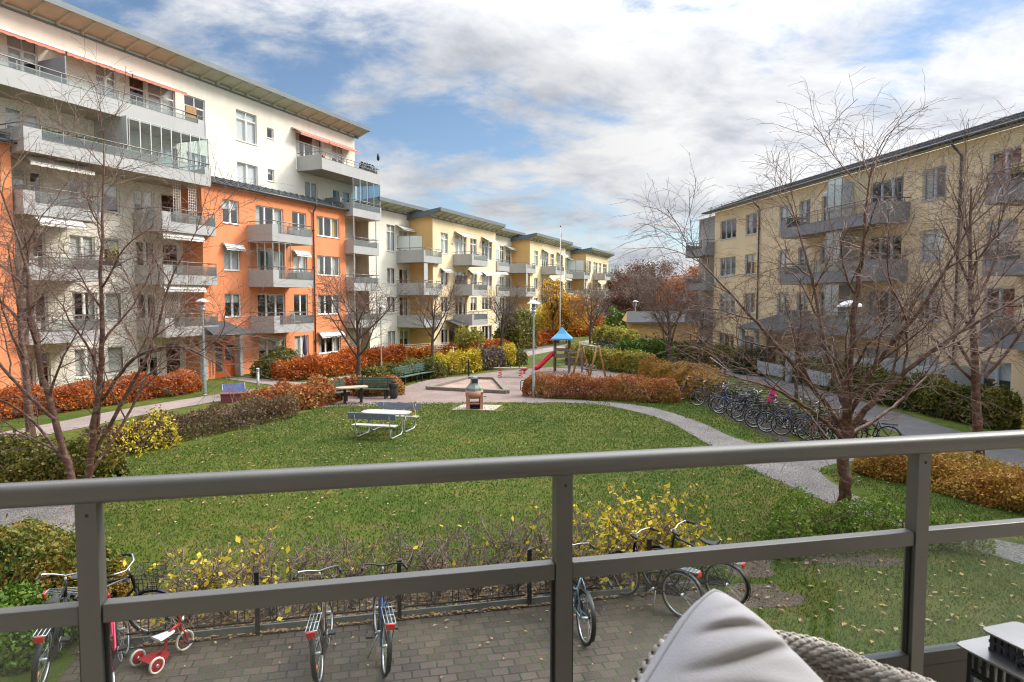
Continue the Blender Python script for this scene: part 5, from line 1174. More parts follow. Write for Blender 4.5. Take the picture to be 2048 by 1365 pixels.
o = thing('low_fence', 'short black metal fence in front of the yellow clipped hedge', 'fence', (-3.55,39.6,0), R(20)); b = MB()
for i in range(11): b.box(-.95+i*.19-.008, -.95+i*.19+.008, -.008, .008, 0, .85, m_black)
b.box(-.97, .97, -.012, .012, .80, .83, m_black); b.box(-.97, .97, -.012, .012, .12, .15, m_black); b.build('bars', o)
for x in (-.97,.97): b = MB(); b.box(x-.04, x+.04, -.04, .04, 0, 1.0, m_black); b.build('post', o)
o = thing('picket_stubs', 'row of short brown wooden stubs behind the rust hedge', 'balance stubs', (1.75,36.6,0)); b = MB()
for i in range(5): b.lathe([(.05,0),(.05,.42+.03*(i % 2)),(.0,.43+.03*(i % 2))], m_woodR, 8, (i*.16,0,0))
b.build('stubs', o)
# terrace fence and parasol by the left row
o = thing('trellis_fence', 'white square-mesh terrace fence under the nearest yellow block', 'fence', (0,0,0)); a = Vector((-8.6,48.2,.15)); c = Vector((-4.9,51.9,.15)); d = (c-a).normalized(); L = (c-a).length; b = MB()
for i in range(int(L/.16)): p = a+d*.16*i; b.box(p.x-.012, p.x+.012, p.y-.012, p.y+.012, .2, 1.25, m_lattice)
for i in range(8): b.bar(a+Vector((0,0,.1+i*.15)), c+Vector((0,0,.1+i*.15)), .02, .025, m_lattice)
b.bar(a-Vector((0,0,.02)), c-Vector((0,0,.02)), .1, .3, m_woodR); b.build('mesh_panel', o)
o = thing('parasol', 'closed purple parasol on the ground floor terrace of the orange house', 'parasol', (-13.9,44.2,0)); b = MB(); b.lathe([(.05,.9),(.14,1.05),(.16,1.4),(.11,1.9),(.04,2.25),(.02,2.3)], pm('purple_canvas', (.13,.10,.19), .8, .2, 4), 9); b.build('canopy', o); b = MB(); b.tube([(0,0,0),(0,0,2.35)], .025, m_white_p, 6); b.build('pole', o)
o = thing('flower_pot', 'red flowers in a dark pot on the terrace of the orange house', 'potted plant', (-10.8,43.3,0)); b = MB(); b.lathe([(.0,.02),(.18,.02),(.24,.4),(.22,.4)], m_black, 12); b.build('pot', o); g = np.random.default_rng(3); leaf_mesh('flowers', g.normal(0,.15,(160,3))+[0,0,.68], .06, leafm('pink_red_petals', [(.4,.02,.05),(.6,.06,.10),(.06,.12,.03)]), 5, o)
# balcony plants and small things
def planter(label, pt, L, rz, m, h=.3):
    o = thing('planter_box', label, 'planter', pt, rz, 'plants on the balconies'); b = MB(); b.box(-L/2, L/2, -.1, .1, 0, .2, m_black); b.build('box', o); g = np.random.default_rng(int(abs(pt[0]*97))); leaf_mesh('plants', np.stack([g.uniform(-L/2,L/2,int(160*L)), g.normal(0,.06,int(160*L)), .2+h*g.random(int(160*L))], 1), .05, m, 3, o)
def Lp(s, off, z): return (-17+.38755*s+.92185*off, 40+.92185*s-.38755*off, z)
def Rp(x, off, z): return (18+.15537*x-.98786*off, 40.5-.98786*x-.15537*off, z)
planter('dark planter with green plants on the floor-high corner balcony of the tall cream block', Lp(13.6,.45,14.75), 1.9, LX, P_dark, .32)
planter('row of small succulents on the long fourth floor balcony rail', Lp(-9.6,.55,11.75), 3.0, LX, P_green, .25)
planter('green grass planter on the top right balcony of the plastered block', Rp(15.6,1.4,9.15), 1.1, RX, P_yelg, .4)
planter('dark planter at the left end of the middle top balcony of the plastered block', Rp(.8,1.5,9.0), 1.2, RX, P_dark, .25)
planter('dark climbing plants on the second floor balcony behind the left tree', Lp(-7.8,.3,6.3), .9, LX, P_yelg, .9)
o = thing('satellite_dish', 'small dark weather vane on a pole at the corner of the high right balcony', 'weather vane', Lp(14.95,.55,14.85)); b = MB(); b.tube([(0,0,0),(0,0,.9)], .012, m_white_p, 5); b.lathe([(.0,.85),(.10,.95),(.12,1.15),(.07,1.4),(0,1.48)], m_black, 8); b.build('vane', o); o.name = 'weather_vane'
o = thing('parked_stroller', 'blue folded sunshade lying on the grass strip by the left lamp post', 'sunshade', (-13.2,31.2,0), R(30)); o.name = 'garden_sunshade'; b = MB(); M_ = Matrix.Rotation(R(-38), 4, 'X'); b.box(-.55, .55, -.03, .02, .05, .75, pm('blue_canvas', (.07,.10,.22), .8, .15, 6), M_); b.build('cloth', o); b = MB()
for x in (-.5,.5): b.tube([(x,.1,.0),(x,.35,.62)], .015, m_steel, 5)
b.build('stand', o)
o = thing('storage_chest', 'low maroon garden chest by the blue sunshade', 'chest', (-12.6,29.6,0), R(20)); b = MB(); b.box(-.5,.5,-.25,.25,0,.38, pm('maroon_paint', (.16,.04,.045), .6)); b.build('body', o, .02); b = MB(); b.box(-.53,.53,-.28,.28,.382,.43, pm('maroon_lid', (.20,.055,.06), .6)); b.build('lid', o)

# ------------------------------------------------------------------ yard fence below the balcony
o = thing('yard_fence', 'low black metal fence along the brick yard in front of the berry bushes', 'fence', tuple(P0), OWN_RZ); b = MB()
span = 1.93; posts = [-4.15+span*i for i in range(5)]
for i in range(len(posts)-1):
    x0, x1 = posts[i]+.06, posts[i+1]-.06
    for z in (.17, .62): b.box(x0, x1, .035, .055, z, z+.022, m_black)
    n = 6
    for k in range(n):
        c = x0+(x1-x0)*(k+.5)/n
        for s in (-.045,.045): b.tube([(c+s,.045,.18),(c+s,.045,.63)], .006, m_black, 4, False)
b.build('rails', o)
for x in posts: b = MB(); b.box(x-.028, x+.028, .018, .074, -.02, .86, m_black); b.box(x-.034, x+.034, .012, .08, .861, .885, m_black); b.build('post', o)
b = MB(); b.box(-4.4, 4.5, .085, .115, -.02, .10, pm('edging_steel', (.18,.19,.19), .6)); b.build('edging', o)
# chairs and plants that stand on the balconies
def balcony_chair(label, pt, rz, m):
    o = thing('balcony_chair', label, 'chair', pt, rz, 'chairs on the balconies'); b = MB(); b.box(-.2,.2,-.2,.2,.42,.45,m); b.build('seat', o); b = MB()
    for i in range(3): b.box(-.2,.2,.2,.225,.55+i*.13,.64+i*.13,m)
    b.build('backrest', o)
    for x in (-.18,.18):
        for y, h in ((-.18,.42),(.205,.95)): b = MB(); b.box(x-.015,x+.015,y-.015,y+.015,0,h,m); b.build('leg', o)
    return o
def pot(label, pt, m, h=.45):
    o = thing('balcony_plant', label, 'potted plant', pt, 0, 'plants on the balconies'); b = MB(); b.lathe([(.0,0),(.11,0),(.15,.26),(.13,.26)], m_terra, 10); b.build('pot', o); g = np.random.default_rng(int(abs(pt[1]*31))); C = g.normal(0,1,(150,3))*[.12,.12,h*.3]+[0,0,.3+h*.5]; leaf_mesh('leaves', C, .05, m, 4, o)
balcony_chair('orange wooden chair inside the glazed middle balcony of the orange house', Lp(2.0,1.2,5.62), LX+2.6, m_woodY)
balcony_chair('dark chair on the top balcony of the orange house', Lp(3.9,1.3,8.42), LX+.6, m_black)
balcony_chair('pale chair on the lowest balcony of the orange house', Lp(4.3,1.2,2.78), LX+1.2, m_white_p)
balcony_chair('dark chair on the uppermost recess balcony beside the white trellis', Lp(-4.6,-.3,8.47), LX+2.2, m_black)
balcony_chair('brown chair on the penthouse balcony under the right coral awning', Lp(-4.3,-.5,13.86), LX+.4, m_woodR)
balcony_chair('dark chair on the high right balcony under the small coral awnings', Lp(10.8,-.4,14.03), LX+2.9, m_black)
balcony_chair('dark chair on the middle top balcony of the plastered block', Rp(6.6,.9,8.53), RX+.5, m_black)
balcony_chair('white chair on the second floor balcony of the plastered block', Rp(2.2,.9,5.75), RX+2.5, m_white_p)
pot('leafy plant on the high right balcony near its corner post', Lp(8.5,.2,14.03), P_rust, .7)
pot('green plant on the lowest recess balcony behind the diagonal trellis', Lp(-2.4,.2,2.82), P_green, .7)
pot('green plant on the glazed middle balcony of the orange house', Lp(4.5,1.3,5.62), P_green, .5)
pot('olive plant on the nearest yellow block top balcony', (-17+.38755*26.2+.92185*3.4, 40+.92185*26.2-.38755*3.4, 8.05), P_olive, .6)
pot('red plant on the nearest yellow block middle balcony', (-17+.38755*26.6+.92185*3.4, 40+.92185*26.6-.38755*3.4, 5.25), P_red, .6)
# ------------------------------------------------------------------ bicycles (local: x forward, wheels on z=0, origin under the bottom bracket)
m_tyre = pm('tyre_rubber', (.018,.018,.018), .8, .2, 20); m_tyrec = pm('cream_tyre', (.55,.47,.38), .7, .1, 10)
m_rim = pm('silver_rim', (.55,.56,.57), .35, .08, 8, 0, 1, .8); m_spoke = pm('spoke_steel', (.45,.45,.45), .4, .05, 5, 0, 1, .8)
m_saddle = pm('black_saddle', (.02,.019,.018), .5, .2, 10); m_tail = pm('red_reflector', (.55,.02,.012), .25, .1, 20); m_orf = pm('orange_reflector', (.75,.22,.01), .3, .1, 20)
WR = .345
def circ(cx, cz, r, n, y=0.): return [(cx+r*math.cos(a), y, cz+r*math.sin(a)) for a in np.linspace(0, 2*math.pi, n+1)[:-1]]
def wheel(parent, cx, tyre, n=30, spokes=18, far=False, steer=0.):
    b = MB(); b.tube(circ(cx, WR, WR-.018, n), .019, tyre, 6 if not far else 4, closed=True)
    if far:
        b.tube(circ(cx, WR, WR-.042, n), .010, m_rim, 4, closed=True)
        for k in range(8): a = 2*math.pi*k/8+.2; b.tube([(cx+.02*math.cos(a),0,WR+.02*math.sin(a)),(cx+(WR-.04)*math.cos(a),0,WR+(WR-.04)*math.sin(a))], .0035, m_spoke, 3, False)
        return b.build('wheel', parent)
    w = b.build('wheel', parent)
    b = MB(); b.tube(circ(cx, WR, WR-.045, n), .013, m_rim, 6, closed=True); b.tube([(cx,-.05,WR),(cx,.05,WR)], .022, m_rim, 8)
    for k in range(spokes):
        a = 2*math.pi*k/spokes; a2 = a+(.5 if k % 2 else -.5); s = .035 if k % 4 < 2 else -.035
        b.tube([(cx+.02*math.cos(a2), s, WR+.02*math.sin(a2)), (cx+(WR-.05)*math.cos(a), 0, WR+(WR-.05)*math.sin(a))], .0016, m_spoke, 3, False)
    b.build('rim', w); return w
def bicycle(label, loc, rz, col, tyre=None, step=False, lean=0., basket=False, far=False, group=None, rack=True, fender=True, tail=True, grip=None, bars='city', child=None, steer=0.):
    O = thing('bicycle', label, 'bicycle', loc, rz, group); O.rotation_euler = (lean, 0, rz)
    tyre = tyre or m_tyre; m = col; fx, rx = .60, -.46; n = 30 if not far else 16
    wheel(O, rx, tyre, n, far=far); wheel(O, fx, tyre, n, far=far)
    b = MB(); BB = (0,0,.30); ST = (-.17,0,.80); HT = (.37,0,.90); HB = (.40,0,.74); k = 8 if not far else 5
    b.tube([BB, ST], .017, m, k); b.tube([BB, HB], .019, m, k) if not step else b.tube([BB, (.12,0,.36), (.28,0,.55), HB], .021, m, k)
    if step: b.tube([(-.10,0,.58), (.12,0,.50), (.28,0,.68), HT], .016, m, k)
    else: b.tube([(-.165,0,.78), HT], .016, m, k)
    b.tube([HB, HT, (.355,0,.95)], .022, m, k)
    for y in (-.055,.055):
        b.tube([(0,y*.5,.30), (rx,y,WR)], .011, m, 6 if not far else 4); b.tube([ST, (-.22,y,.66), (rx,y,WR)], .010, m, 6 if not far else 4)
        b.tube([(.41,y*.5,.72), (.45,y,.60), (fx,y,WR)], .012, m, 6 if not far else 4)
    b.build('frame', O)
    b = MB(); hz = 1.04; hx = .30
    b.tube([(.355,0,.93), (.34,0,hz-.02)], .014, m_chrome, 6)
    pts = [(hx-.14,-.29,hz+.03),(hx,-.25,hz+.05),(hx+.06,-.13,hz+.02),(.345,0,hz),(hx+.06,.13,hz+.02),(hx,.25,hz+.05),(hx-.14,.29,hz+.03)]
    b.tube(pts, .0115, m_chrome if bars != 'black' else m_black, 6)
    hb = b.build('handlebar', O); b = MB()
    for s in (-1, 1): b = MB(); b.tube([(hx-.02,s*.262,hz+.047),(hx-.15,s*.293,hz+.028)], .018, grip or m_black, 6); b.tube([(hx+.03,s*.20,hz+.035),(hx-.07,s*.285,hz+.015)], .007, m_black, 4); b.build('grip', hb)
    b = MB(); b.tube([(-.17,0,.79), (-.20,0,.91)], .013, m_chrome, 6)
    rows = [];
    for t in np.linspace(0, 1, 9): wdt = .085*(1-t)**.7+.022; x = -.34+.28*t; rows.append([(x, wdt*math.cos(a), .94+.022*math.sin(a)+.02*(t-.5)**2*4) for a in np.linspace(0, 6.283, 11)[:-1]])
    b.grid(rows, m_saddle, True, True); b.face(rows[0], m_saddle); b.build('saddle', O)
    if fender:
        for cx, a0, a1 in ((rx, 20, 205), (fx, 15, 165)):
            b = MB(); A = [R(a0+(a1-a0)*i/14) for i in range(15)]; rr = WR+.022
            b.grid([[(cx+(rr-abs(y)*.25)*math.cos(a), y, WR+(rr-abs(y)*.25)*math.sin(a)) for y in (-.030,-.018,0,.018,.030)] for a in A], m_black if not far else m); b.build('mudguard', O)
    if rack:
        b = MB(); z = .745; q = .006
        for y in (-.065,-.022,.022,.065): b.tube([(-.24,y,z),(-.70,y,z)], q, m_steel if not far else m_black, 4)
        for x in (-.26,-.48,-.70): b.tube([(x,-.07,z),(x,.07,z)], q, m_steel if not far else m_black, 4)
        for y in (-.07,.07): b.tube([(-.60,y,z),(rx,y*.9,WR)], q, m_black, 4)
        rk = b.build('rack', O)
        if tail: b = MB(); b.box(-.735,-.708,-.05,.05,.68,.745,m_tail); b.build('tail_light', rk)
    b = MB(); b.tube([(0,-.07,.30),(0,.07,.30)], .022, m_chrome, 8)
    b.tube([(0,.075,.30),(.12,.085,.19)], .010, m_chrome, 5); b.tube([(0,-.075,.30),(-.12,-.085,.41)], .010, m_chrome, 5)
    b.box(.07,.17,.09,.185,.18,.205,m_black); b.box(-.17,-.07,-.185,-.09,.40,.425,m_black)
    if not far: b.tube(circ(0,.30,.088,20,-.06), .006, m_steel, 4, closed=True)
    b.build('crank', O)
    if not far:
        b = MB(); P = [(.10,-.062,.30),(.07,-.062,.385),(-.05,-.062,.40),(rx+.02,-.062,WR+.055),(rx-.05,-.062,WR),(rx+.02,-.062,WR-.045),(-.02,-.062,.205),(.08,-.062,.23)]
        b.face(P, m_black); b.face([(p[0],-.050,p[2]) for p in reversed(P)], m_black); b.build('chain_guard', O)
        b = MB(); b.box(rx-.30,rx-.24,-.022,-.018,.30,.34,m_orf); b.tube([(-.06,.06,.30),(-.10,.16,.02)], .008, m_steel, 5); b.build('kickstand', O)
    if basket:
        b = MB(); x0, x1, y, z0, z1 = .46, .74, .17, .78, 1.0
        for z in np.linspace(z0, z1, 5): b.tube([(x0,-y,z),(x1,-y,z),(x1,y,z),(x0,y,z)], .005, m_black, 4, closed=True)
        for t in np.linspace(-y, y, 8): b.tube([(x0,t,z1),(x0,t,z0),(x1,t,z0),(x1,t,z1)], .004, m_black, 4)
        for t in np.linspace(x0, x1, 6): b.tube([(t,-y,z1),(t,-y,z0)], .004, m_black, 4); b.tube([(t,y,z1),(t,y,z0)], .004, m_black, 4)
        b.build('basket', O)
    if child:
        b = MB(); rows = []
        for t in np.linspace(0,1,8): z = .80+.55*t; hw = .17*(1-.35*t*t); rows.append([(-.62+.02*t-.05*math.sin(a)**2, hw*math.cos(a), z) if False else (-.55-.10*t+ .16*math.sin(a)*(1-.45*t), hw*math.cos(a), z) for a in np.linspace(0,6.283,13)[:-1]])
        b.grid(rows, child, True, True); b.face(rows[-1], child); b.face(list(reversed(rows[0])), child); b.build('child_seat', O)
    return O
def bm(name, c, metal=0.): return pm(name, c, .35, .08, 6, 0, 1, .5) if not metal else pm(name, c, .35, .08, 6, 0, 1, metal)
BK = 'bicycles parked along the yard fence'
c_brown = bm('brown_bike_paint', (.055,.035,.03)); c_blue = bm('blue_bike_paint', (.035,.065,.17)); c_lblue = bm('light_blue_bike_paint', (.22,.33,.42)); c_blk = bm('black_bike_paint', (.012,.012,.014)); c_redb = bm('crimson_bike_paint', (.42,.015,.05)); c_slate = bm('slate_bike_paint', (.05,.055,.06)); c_silv = bm('silver_bike_paint', (.45,.46,.48)); c_green = bm('dark_green_bike_paint', (.02,.05,.03))
bicycle('brown bicycle with cream front tyre and red tail light, left of the blue one', (-2.38,8.18,0), R(99), c_brown, None, True, R(-6), group=BK)
bicycle('dark blue bicycle with black tyres and red rack reflector in the middle of the yard', (-1.72,8.32,0), R(107), c_blue, None, True, R(5), group=BK, bars='black')
bicycle('light blue bicycle half hidden by the middle railing post', (.86,9.05,0), R(102), c_lblue, None, True, R(4), group=BK, rack=False)
bicycle('black bicycle with black rear wheel net, left of the two by the yellow bush', (2.12,9.62,0), R(135), c_blk, None, True, R(3), group=BK)
bicycle('dark green bicycle with rear rack, right end of the yard row above the cushion', (2.86,9.95,0), R(142), c_slate, None, False, R(-3), group=BK)
bicycle('slate bicycle with black saddle and silver chain guard at the left end of the yard', (-5.75,8.0,0), R(111), c_slate, None, False, R(5), group=BK, basket=False)
bicycle('crimson bicycle mostly behind the left railing post', (-4.78,7.78,0), R(112), c_redb, None, True, R(-10), group=BK, rack=False)
bicycle('black bicycle with front basket lying against the fence beside the red tricycle', (-5.5,8.74,0), R(8), c_blk, None, False, R(8), group=BK, basket=True)
# red tricycle
o = thing('tricycle', 'red toddler tricycle with white seat, cream tyres and red wheel discs', 'tricycle', (-4.42,8.2,0), R(62))
m_tri = bm('tricycle_red', (.50,.022,.03)); m_cream = pm('cream_tyre_rubber', (.66,.60,.52), .6, .08, 8)
def disc_wheel(cx, cy, r, name='wheel', spoked=False):
    b = MB(); b.tube(circ(cx, r, r-.016, 22, cy), .016, m_cream, 6, closed=True)
    w = b.build(name, o); b = MB()
    if not spoked:
        for y in (cy-.008, cy+.008): b.face(circ(cx, r, r-.02, 22, y) if y > cy else list(reversed(circ(cx, r, r-.02, 22, y))), m_tri)
        b.tube([(cx,cy-.03,r),(cx,cy+.03,r)], .02, m_chrome, 8)
    else:
        for k in range(6): a = k*math.pi/3; b.tube([(cx,cy,r),(cx+(r-.02)*math.cos(a),cy,r+(r-.02)*math.sin(a))], .008, m_tri, 5)
        b.tube([(cx,cy-.09,r),(cx,cy+.09,r)], .01, m_chrome, 6); b.box(cx-.04,cx+.04,cy-.12,cy-.07,r-.01,r+.01,m_black); b.box(cx-.04,cx+.04,cy+.07,cy+.12,r-.01,r+.01,m_black)
    b.build('hub', w)
disc_wheel(-.27,-.19,.105); disc_wheel(-.27,.19,.105); disc_wheel(.25,0,.135,'wheel',True)
b = MB(); b.tube([(-.27,-.19,.105),(-.27,.19,.105)], .012, m_tri, 6); b.box(-.30,-.10,-.15,.15,.10,.115,m_tri); b.face([(-.10,-.15,.115),(.0,-.06,.115),(.0,.06,.115),(-.10,.15,.115)], m_tri)
b.tube([(-.12,0,.12),(-.02,0,.16),(.0,0,.30),(.05,0,.36),(.19,0,.40)], .017, m_tri, 8); b.tube([(.19,0,.43),(.205,0,.33),(.215,.05,.28),(.25,.055,.135)], .011, m_tri, 6); b.tube([(.205,0,.33),(.215,-.05,.28),(.25,-.055,.135)], .011, m_tri, 6); b.build('frame', o)
b = MB(); b.tube([(.19,0,.40),(.175,0,.56)], .013, m_tri, 8); b.tube([(.10,-.20,.555),(.16,-.12,.57),(.175,0,.56),(.16,.12,.57),(.10,.20,.555)], .010, m_tri, 6); h = b.build('handlebar', o)
for s in (-1,1): b = MB(); b.tube([(.105,s*.19,.557),(.06,s*.235,.545)], .014, m_cream, 6); b.build('grip', h)
b = MB(); rows = [[(-.15+.25*t, (.085*(1-t)**.6+.025)*math.cos(a), .335+.018*math.sin(a)) for a in np.linspace(0,6.283,11)[:-1]] for t in np.linspace(0,1,8)]; b.grid(rows, m_white_p, True, True); b.face(rows[0], m_white_p); b.build('seat', o)

# the long racks by the asphalt path and the far row
FK = 'bicycles in the long rack by the asphalt path'
cols = [c_blk, c_slate, c_silv, c_green, c_blue, c_brown, bm('dark_red_bike_paint', (.20,.02,.03)), c_blk]
protos = []
for i, c in enumerate(cols):
    protos.append((c, i % 2 == 0))
adj = ['black','slate grey','silver','dark green','blue','brown','dark red','matt black']
r = random.Random(77); line = smooth_line([(8.9,30.9),(9.35,27.5),(9.6,24.6),(10.0,22.2),(10.7,20.7)], 10); nB = 34; made = {}
seen = {}
for i in range(nB):
    f = i/(nB-1)*(len(line)-1); k = min(int(f), len(line)-2); p = line[k]*(1-(f-k))+line[k+1]*(f-k)+np.array([.55 if i % 2 else -.35, 0]); ci = r.choice([0,0,1,1,2,3,4,5,6,7,7]); rz = R(160)+r.uniform(-.35,.35)+(math.pi if r.random() < .3 else 0)
    seen[ci] = seen.get(ci, 0)+1
    lab = ('%s bicycle in the long rack, ' % adj[ci]) + ('at the far end beside the amber hedge' if i < 7 else 'left of the pink child seat' if i < 16 else 'between the pink seat and the slim tree' if i < 21 else 'behind the slim tree' if i < 27 else 'at the near end by the large reddish tree')
    if i in (16,): 
        bicycle('black bicycle with a bright pink child seat in the long rack', (p[0],p[1],0), rz, c_blk, None, True, 0, far=True, group=FK, child=pm('pink_plastic', (.60,.02,.17), .5, .1, 6)); continue
    if ci not in made: made[ci] = bicycle(lab, (p[0]+r.uniform(-.3,.3),p[1],0), rz, cols[ci], None, ci % 2 == 0, r.uniform(-.1,.1), far=True, group=FK, tail=False)
    else:
        c = dup(made[ci], (p[0]+r.uniform(-.3,.3), p[1], 0), rz, lab, FK); c.rotation_euler = (r.uniform(-.12,.12), 0, rz)
o = thing('bike_rack', 'low galvanised rack rail under the long row of bicycles', 'bike rack', (0,0,0)); b = MB(); b.tube([(p[0],p[1],.42) for p in line], .02, m_steel, 6)
for p in line[::4]: b.tube([(p[0],p[1],0),(p[0],p[1],.42)], .02, m_steel, 6)
b.build('rail', o)
FR = 'silver and black bicycles in the far row'
for i in range(9):
    t = i/8; ci = (0,1,0,7,1,2,1,2,2)[i]; p = (8.25+.95*t, 61.2-5.6*t); rz = R(15)+r.uniform(-.3,.3)
    lab = 'bicycle in the far row behind the clipped hedge, ' + ('black one near its left end' if i < 5 and ci in (0,7) else 'slate one' if ci == 1 else 'silver one near its right end')
    if ci in made: c = dup(made[ci], (p[0],p[1],0), rz, lab, FR)
    else: made[ci] = bicycle(lab, (p[0],p[1],0), rz, cols[ci], None, ci % 2 == 0, 0, far=True, group=FR, tail=False)
bicycle('black bicycle at the right frame edge beside the orange spirea', (12.25,14.6,0), R(70), c_blk, None, False, R(-6))
# ------------------------------------------------------------------ a passer-by
def person():
    o = thing('person', 'person in dark jacket and jeans walking on the asphalt path with a long white stick', 'person', (11.6,36.2,0), R(105))
    me = bpy.data.meshes.new('person_body'); V = []; E = []; Rr = []
    def v(p, r): V.append(p); Rr.append(r); return len(V)-1
    def ch(i, L):
        for p, r in L: j = v(p, r); E.append((i, j)); i = j
        return i
    pel = v((0,0,.94), .13); ab = ch(pel, [((0,.0,1.12),.125),((.01,0,1.30),.145),((.02,0,1.42),.10)])
    ch(ab, [((.03,0,1.50),.055),((.05,0,1.58),.075),((.06,0,1.66),.088),((.05,0,1.73),.06)])
    for s, leg in ((1,[(.14,.10,.88),(.24,.10,.50),(.14,.10,.10),(.30,.10,.05)]),(-1,[(-.06,-.10,.88),(-.08,-.10,.50),(-.34,-.10,.13),(-.20,-.10,.06)])):
        ch(pel, [((leg[0][0],leg[0][1],leg[0][2]),.095),(leg[1],.062),(leg[2],.045),(leg[3],.035)])
    for s, arm in ((1,[(.0,.20,1.39),(-.03,.25,1.12),(.16,.24,.97),(.22,.235,.96)]),(-1,[(.0,-.20,1.39),(-.02,-.26,1.12),(.18,-.22,1.00),(.24,-.21,.99)])):
        h = ch(ab, [(arm[0],.075),(arm[1],.052),(arm[2],.034),(arm[3],.032)])
        for q in range(4): ch(h, [((arm[3][0]+.05, arm[3][1]-.028+.018*q, arm[3][2]-.01-.004*q),.010),((arm[3][0]+.07, arm[3][1]-.028+.018*q, arm[3][2]-.035-.004*q),.008)])
        ch(h, [((arm[3][0]+.02, arm[3][1]-s*.035, arm[3][2]-.02),.010),((arm[3][0]+.045, arm[3][1]-s*.04, arm[3][2]-.04),.008)])
    me.from_pydata(V, E, []); ob = bpy.data.objects.new('tmp', me); COL.objects.link(ob)
    sk = ob.modifiers.new('s', 'SKIN'); 
    for i, q in enumerate(me.skin_vertices[0].data): q.radius = (Rr[i], Rr[i]*(.8 if Rr[i] > .1 else 1)); q.use_root = i == 0
    ob.modifiers.new('d', 'SUBSURF').levels = 2
    dg = bpy.context.evaluated_depsgraph_get(); ev = ob.evaluated_get(dg); m2 = bpy.data.meshes.new_from_object(ev); bpy.data.objects.remove(ob)
    b = bpy.data.objects.new('body', m2); COL.objects.link(b); b.parent = o; m2.materials.clear()
    for m in (pm('skin', (.50,.30,.22), .6), pm('dark_jacket', (.018,.018,.022), .8), pm('blue_jeans', (.06,.075,.11), .85), pm('dark_shoes', (.03,.028,.028), .6)): m2.materials.append(m)
    for p in m2.polygons:
        c = p.center; p.use_smooth = True
        p.material_index = 0 if c.z > 1.49 or (c.x > .185 and .85 < c.z < 1.06 and abs(c.y) > .15) else 1 if c.z > .86 else 2 if c.z > .11 else 3
    b = MB(); b.grid([[(.045+.105*math.cos(p)*math.sin(t)-.012, .098*math.sin(p)*math.sin(t), 1.665+.12*math.cos(t)) for p in np.linspace(0,6.283,15)[:-1] ] for t in np.linspace(.02,1.75,8)], pm('dark_hair', (.03,.02,.015), .6), True, True); b.build('hair', o)
    b = MB()
    for s in (-1,1): b.box(.142,.150,s*.032-.010,s*.032+.010,1.652,1.662,m_black); b.tube([(.05,s*.092,1.62),(.05,s*.10,1.655),(.055,s*.092,1.68)], .012, m_terra, 5)
    b.face([(.14,-.012,1.615),(.168,0,1.612),(.14,.012,1.615),(.15,0,1.655)], m_terra); b.box(.140,.146,-.025,.025,1.588,1.594,m_tail); b.build('face', o)
    return o
po = person()
b = MB(); b.tube([(12.05,36.0,.62),(11.55,35.85,.95),(10.72,35.6,1.52)], .028, m_white_p, 8); tag(b.build('white_stick'), 'long white stick held by the walking person', 'stick')

# ------------------------------------------------------------------ our balcony railing
m_alu = pm('balcony_rail_lacquer', (.128,.127,.122), .42, .05, 5, .05, 200, .35, .5)
o = thing('balcony_railing', 'grey-brown metal balcony railing with glass panels across the foreground', 'railing', (0,1.6,0), math.atan2(.21673,.97623))
m_edge = pm('dark_edge_sheet', (.030,.027,.025), .5); ZT = 4.216; wd = .055
b = MB(); n = 18; prof = [(wd*.5*np.sign(math.cos(a))*abs(math.cos(a))**.75, ZT-.026+.026*np.sign(math.sin(a))*abs(math.sin(a))**.8) for a in np.linspace(0,6.283,n+1)[:-1]]
b.grid([[(x, p[0], p[1]) for p in prof] for x in (-4,-2,0,2,4)], m_alu, True, True); b.build('handrail', o)
SP = [-3.06,-1.998,-.935,.131,1.195,2.26]
for x in SP: b = MB(); b.box(x-.021, x+.021, -.016, .026, 3.0, ZT-.048, m_alu); b.tube([(x+.002,-.0175,ZT-.075),(x+.002,-.0158,ZT-.075)], .004, m_black, 8); b.build('post', o, .003)
for i in range(len(SP)-1):
    x0, x1 = SP[i]+.0225, SP[i+1]-.0225
    b = MB(); b.box(x0, x1, -.012, .022, 3.90, 3.942, m_alu); b.build('mid_rail', o, .003)
    b = MB(); b.box(x0+.006, x1-.006, .002, .008, 3.582, 3.899, m_cglass); b.build('glass_panel', o)
    b = MB(); b.box(x0, x1, -.012, .022, 3.54, 3.58, m_edge); b.build('bottom_rail', o, .003)
    for xx in (x0, x1-.006): b = MB(); b.box(xx, xx+.006, -.002, .012, 3.582, 3.899, m_black); b.build('seal', o)
# dark sheet kerb of the balcony edge
b = MB(); b.box(-4, 4, -.008, .016, 2.9, 3.538, m_edge); b.build('edge_sheet', o)

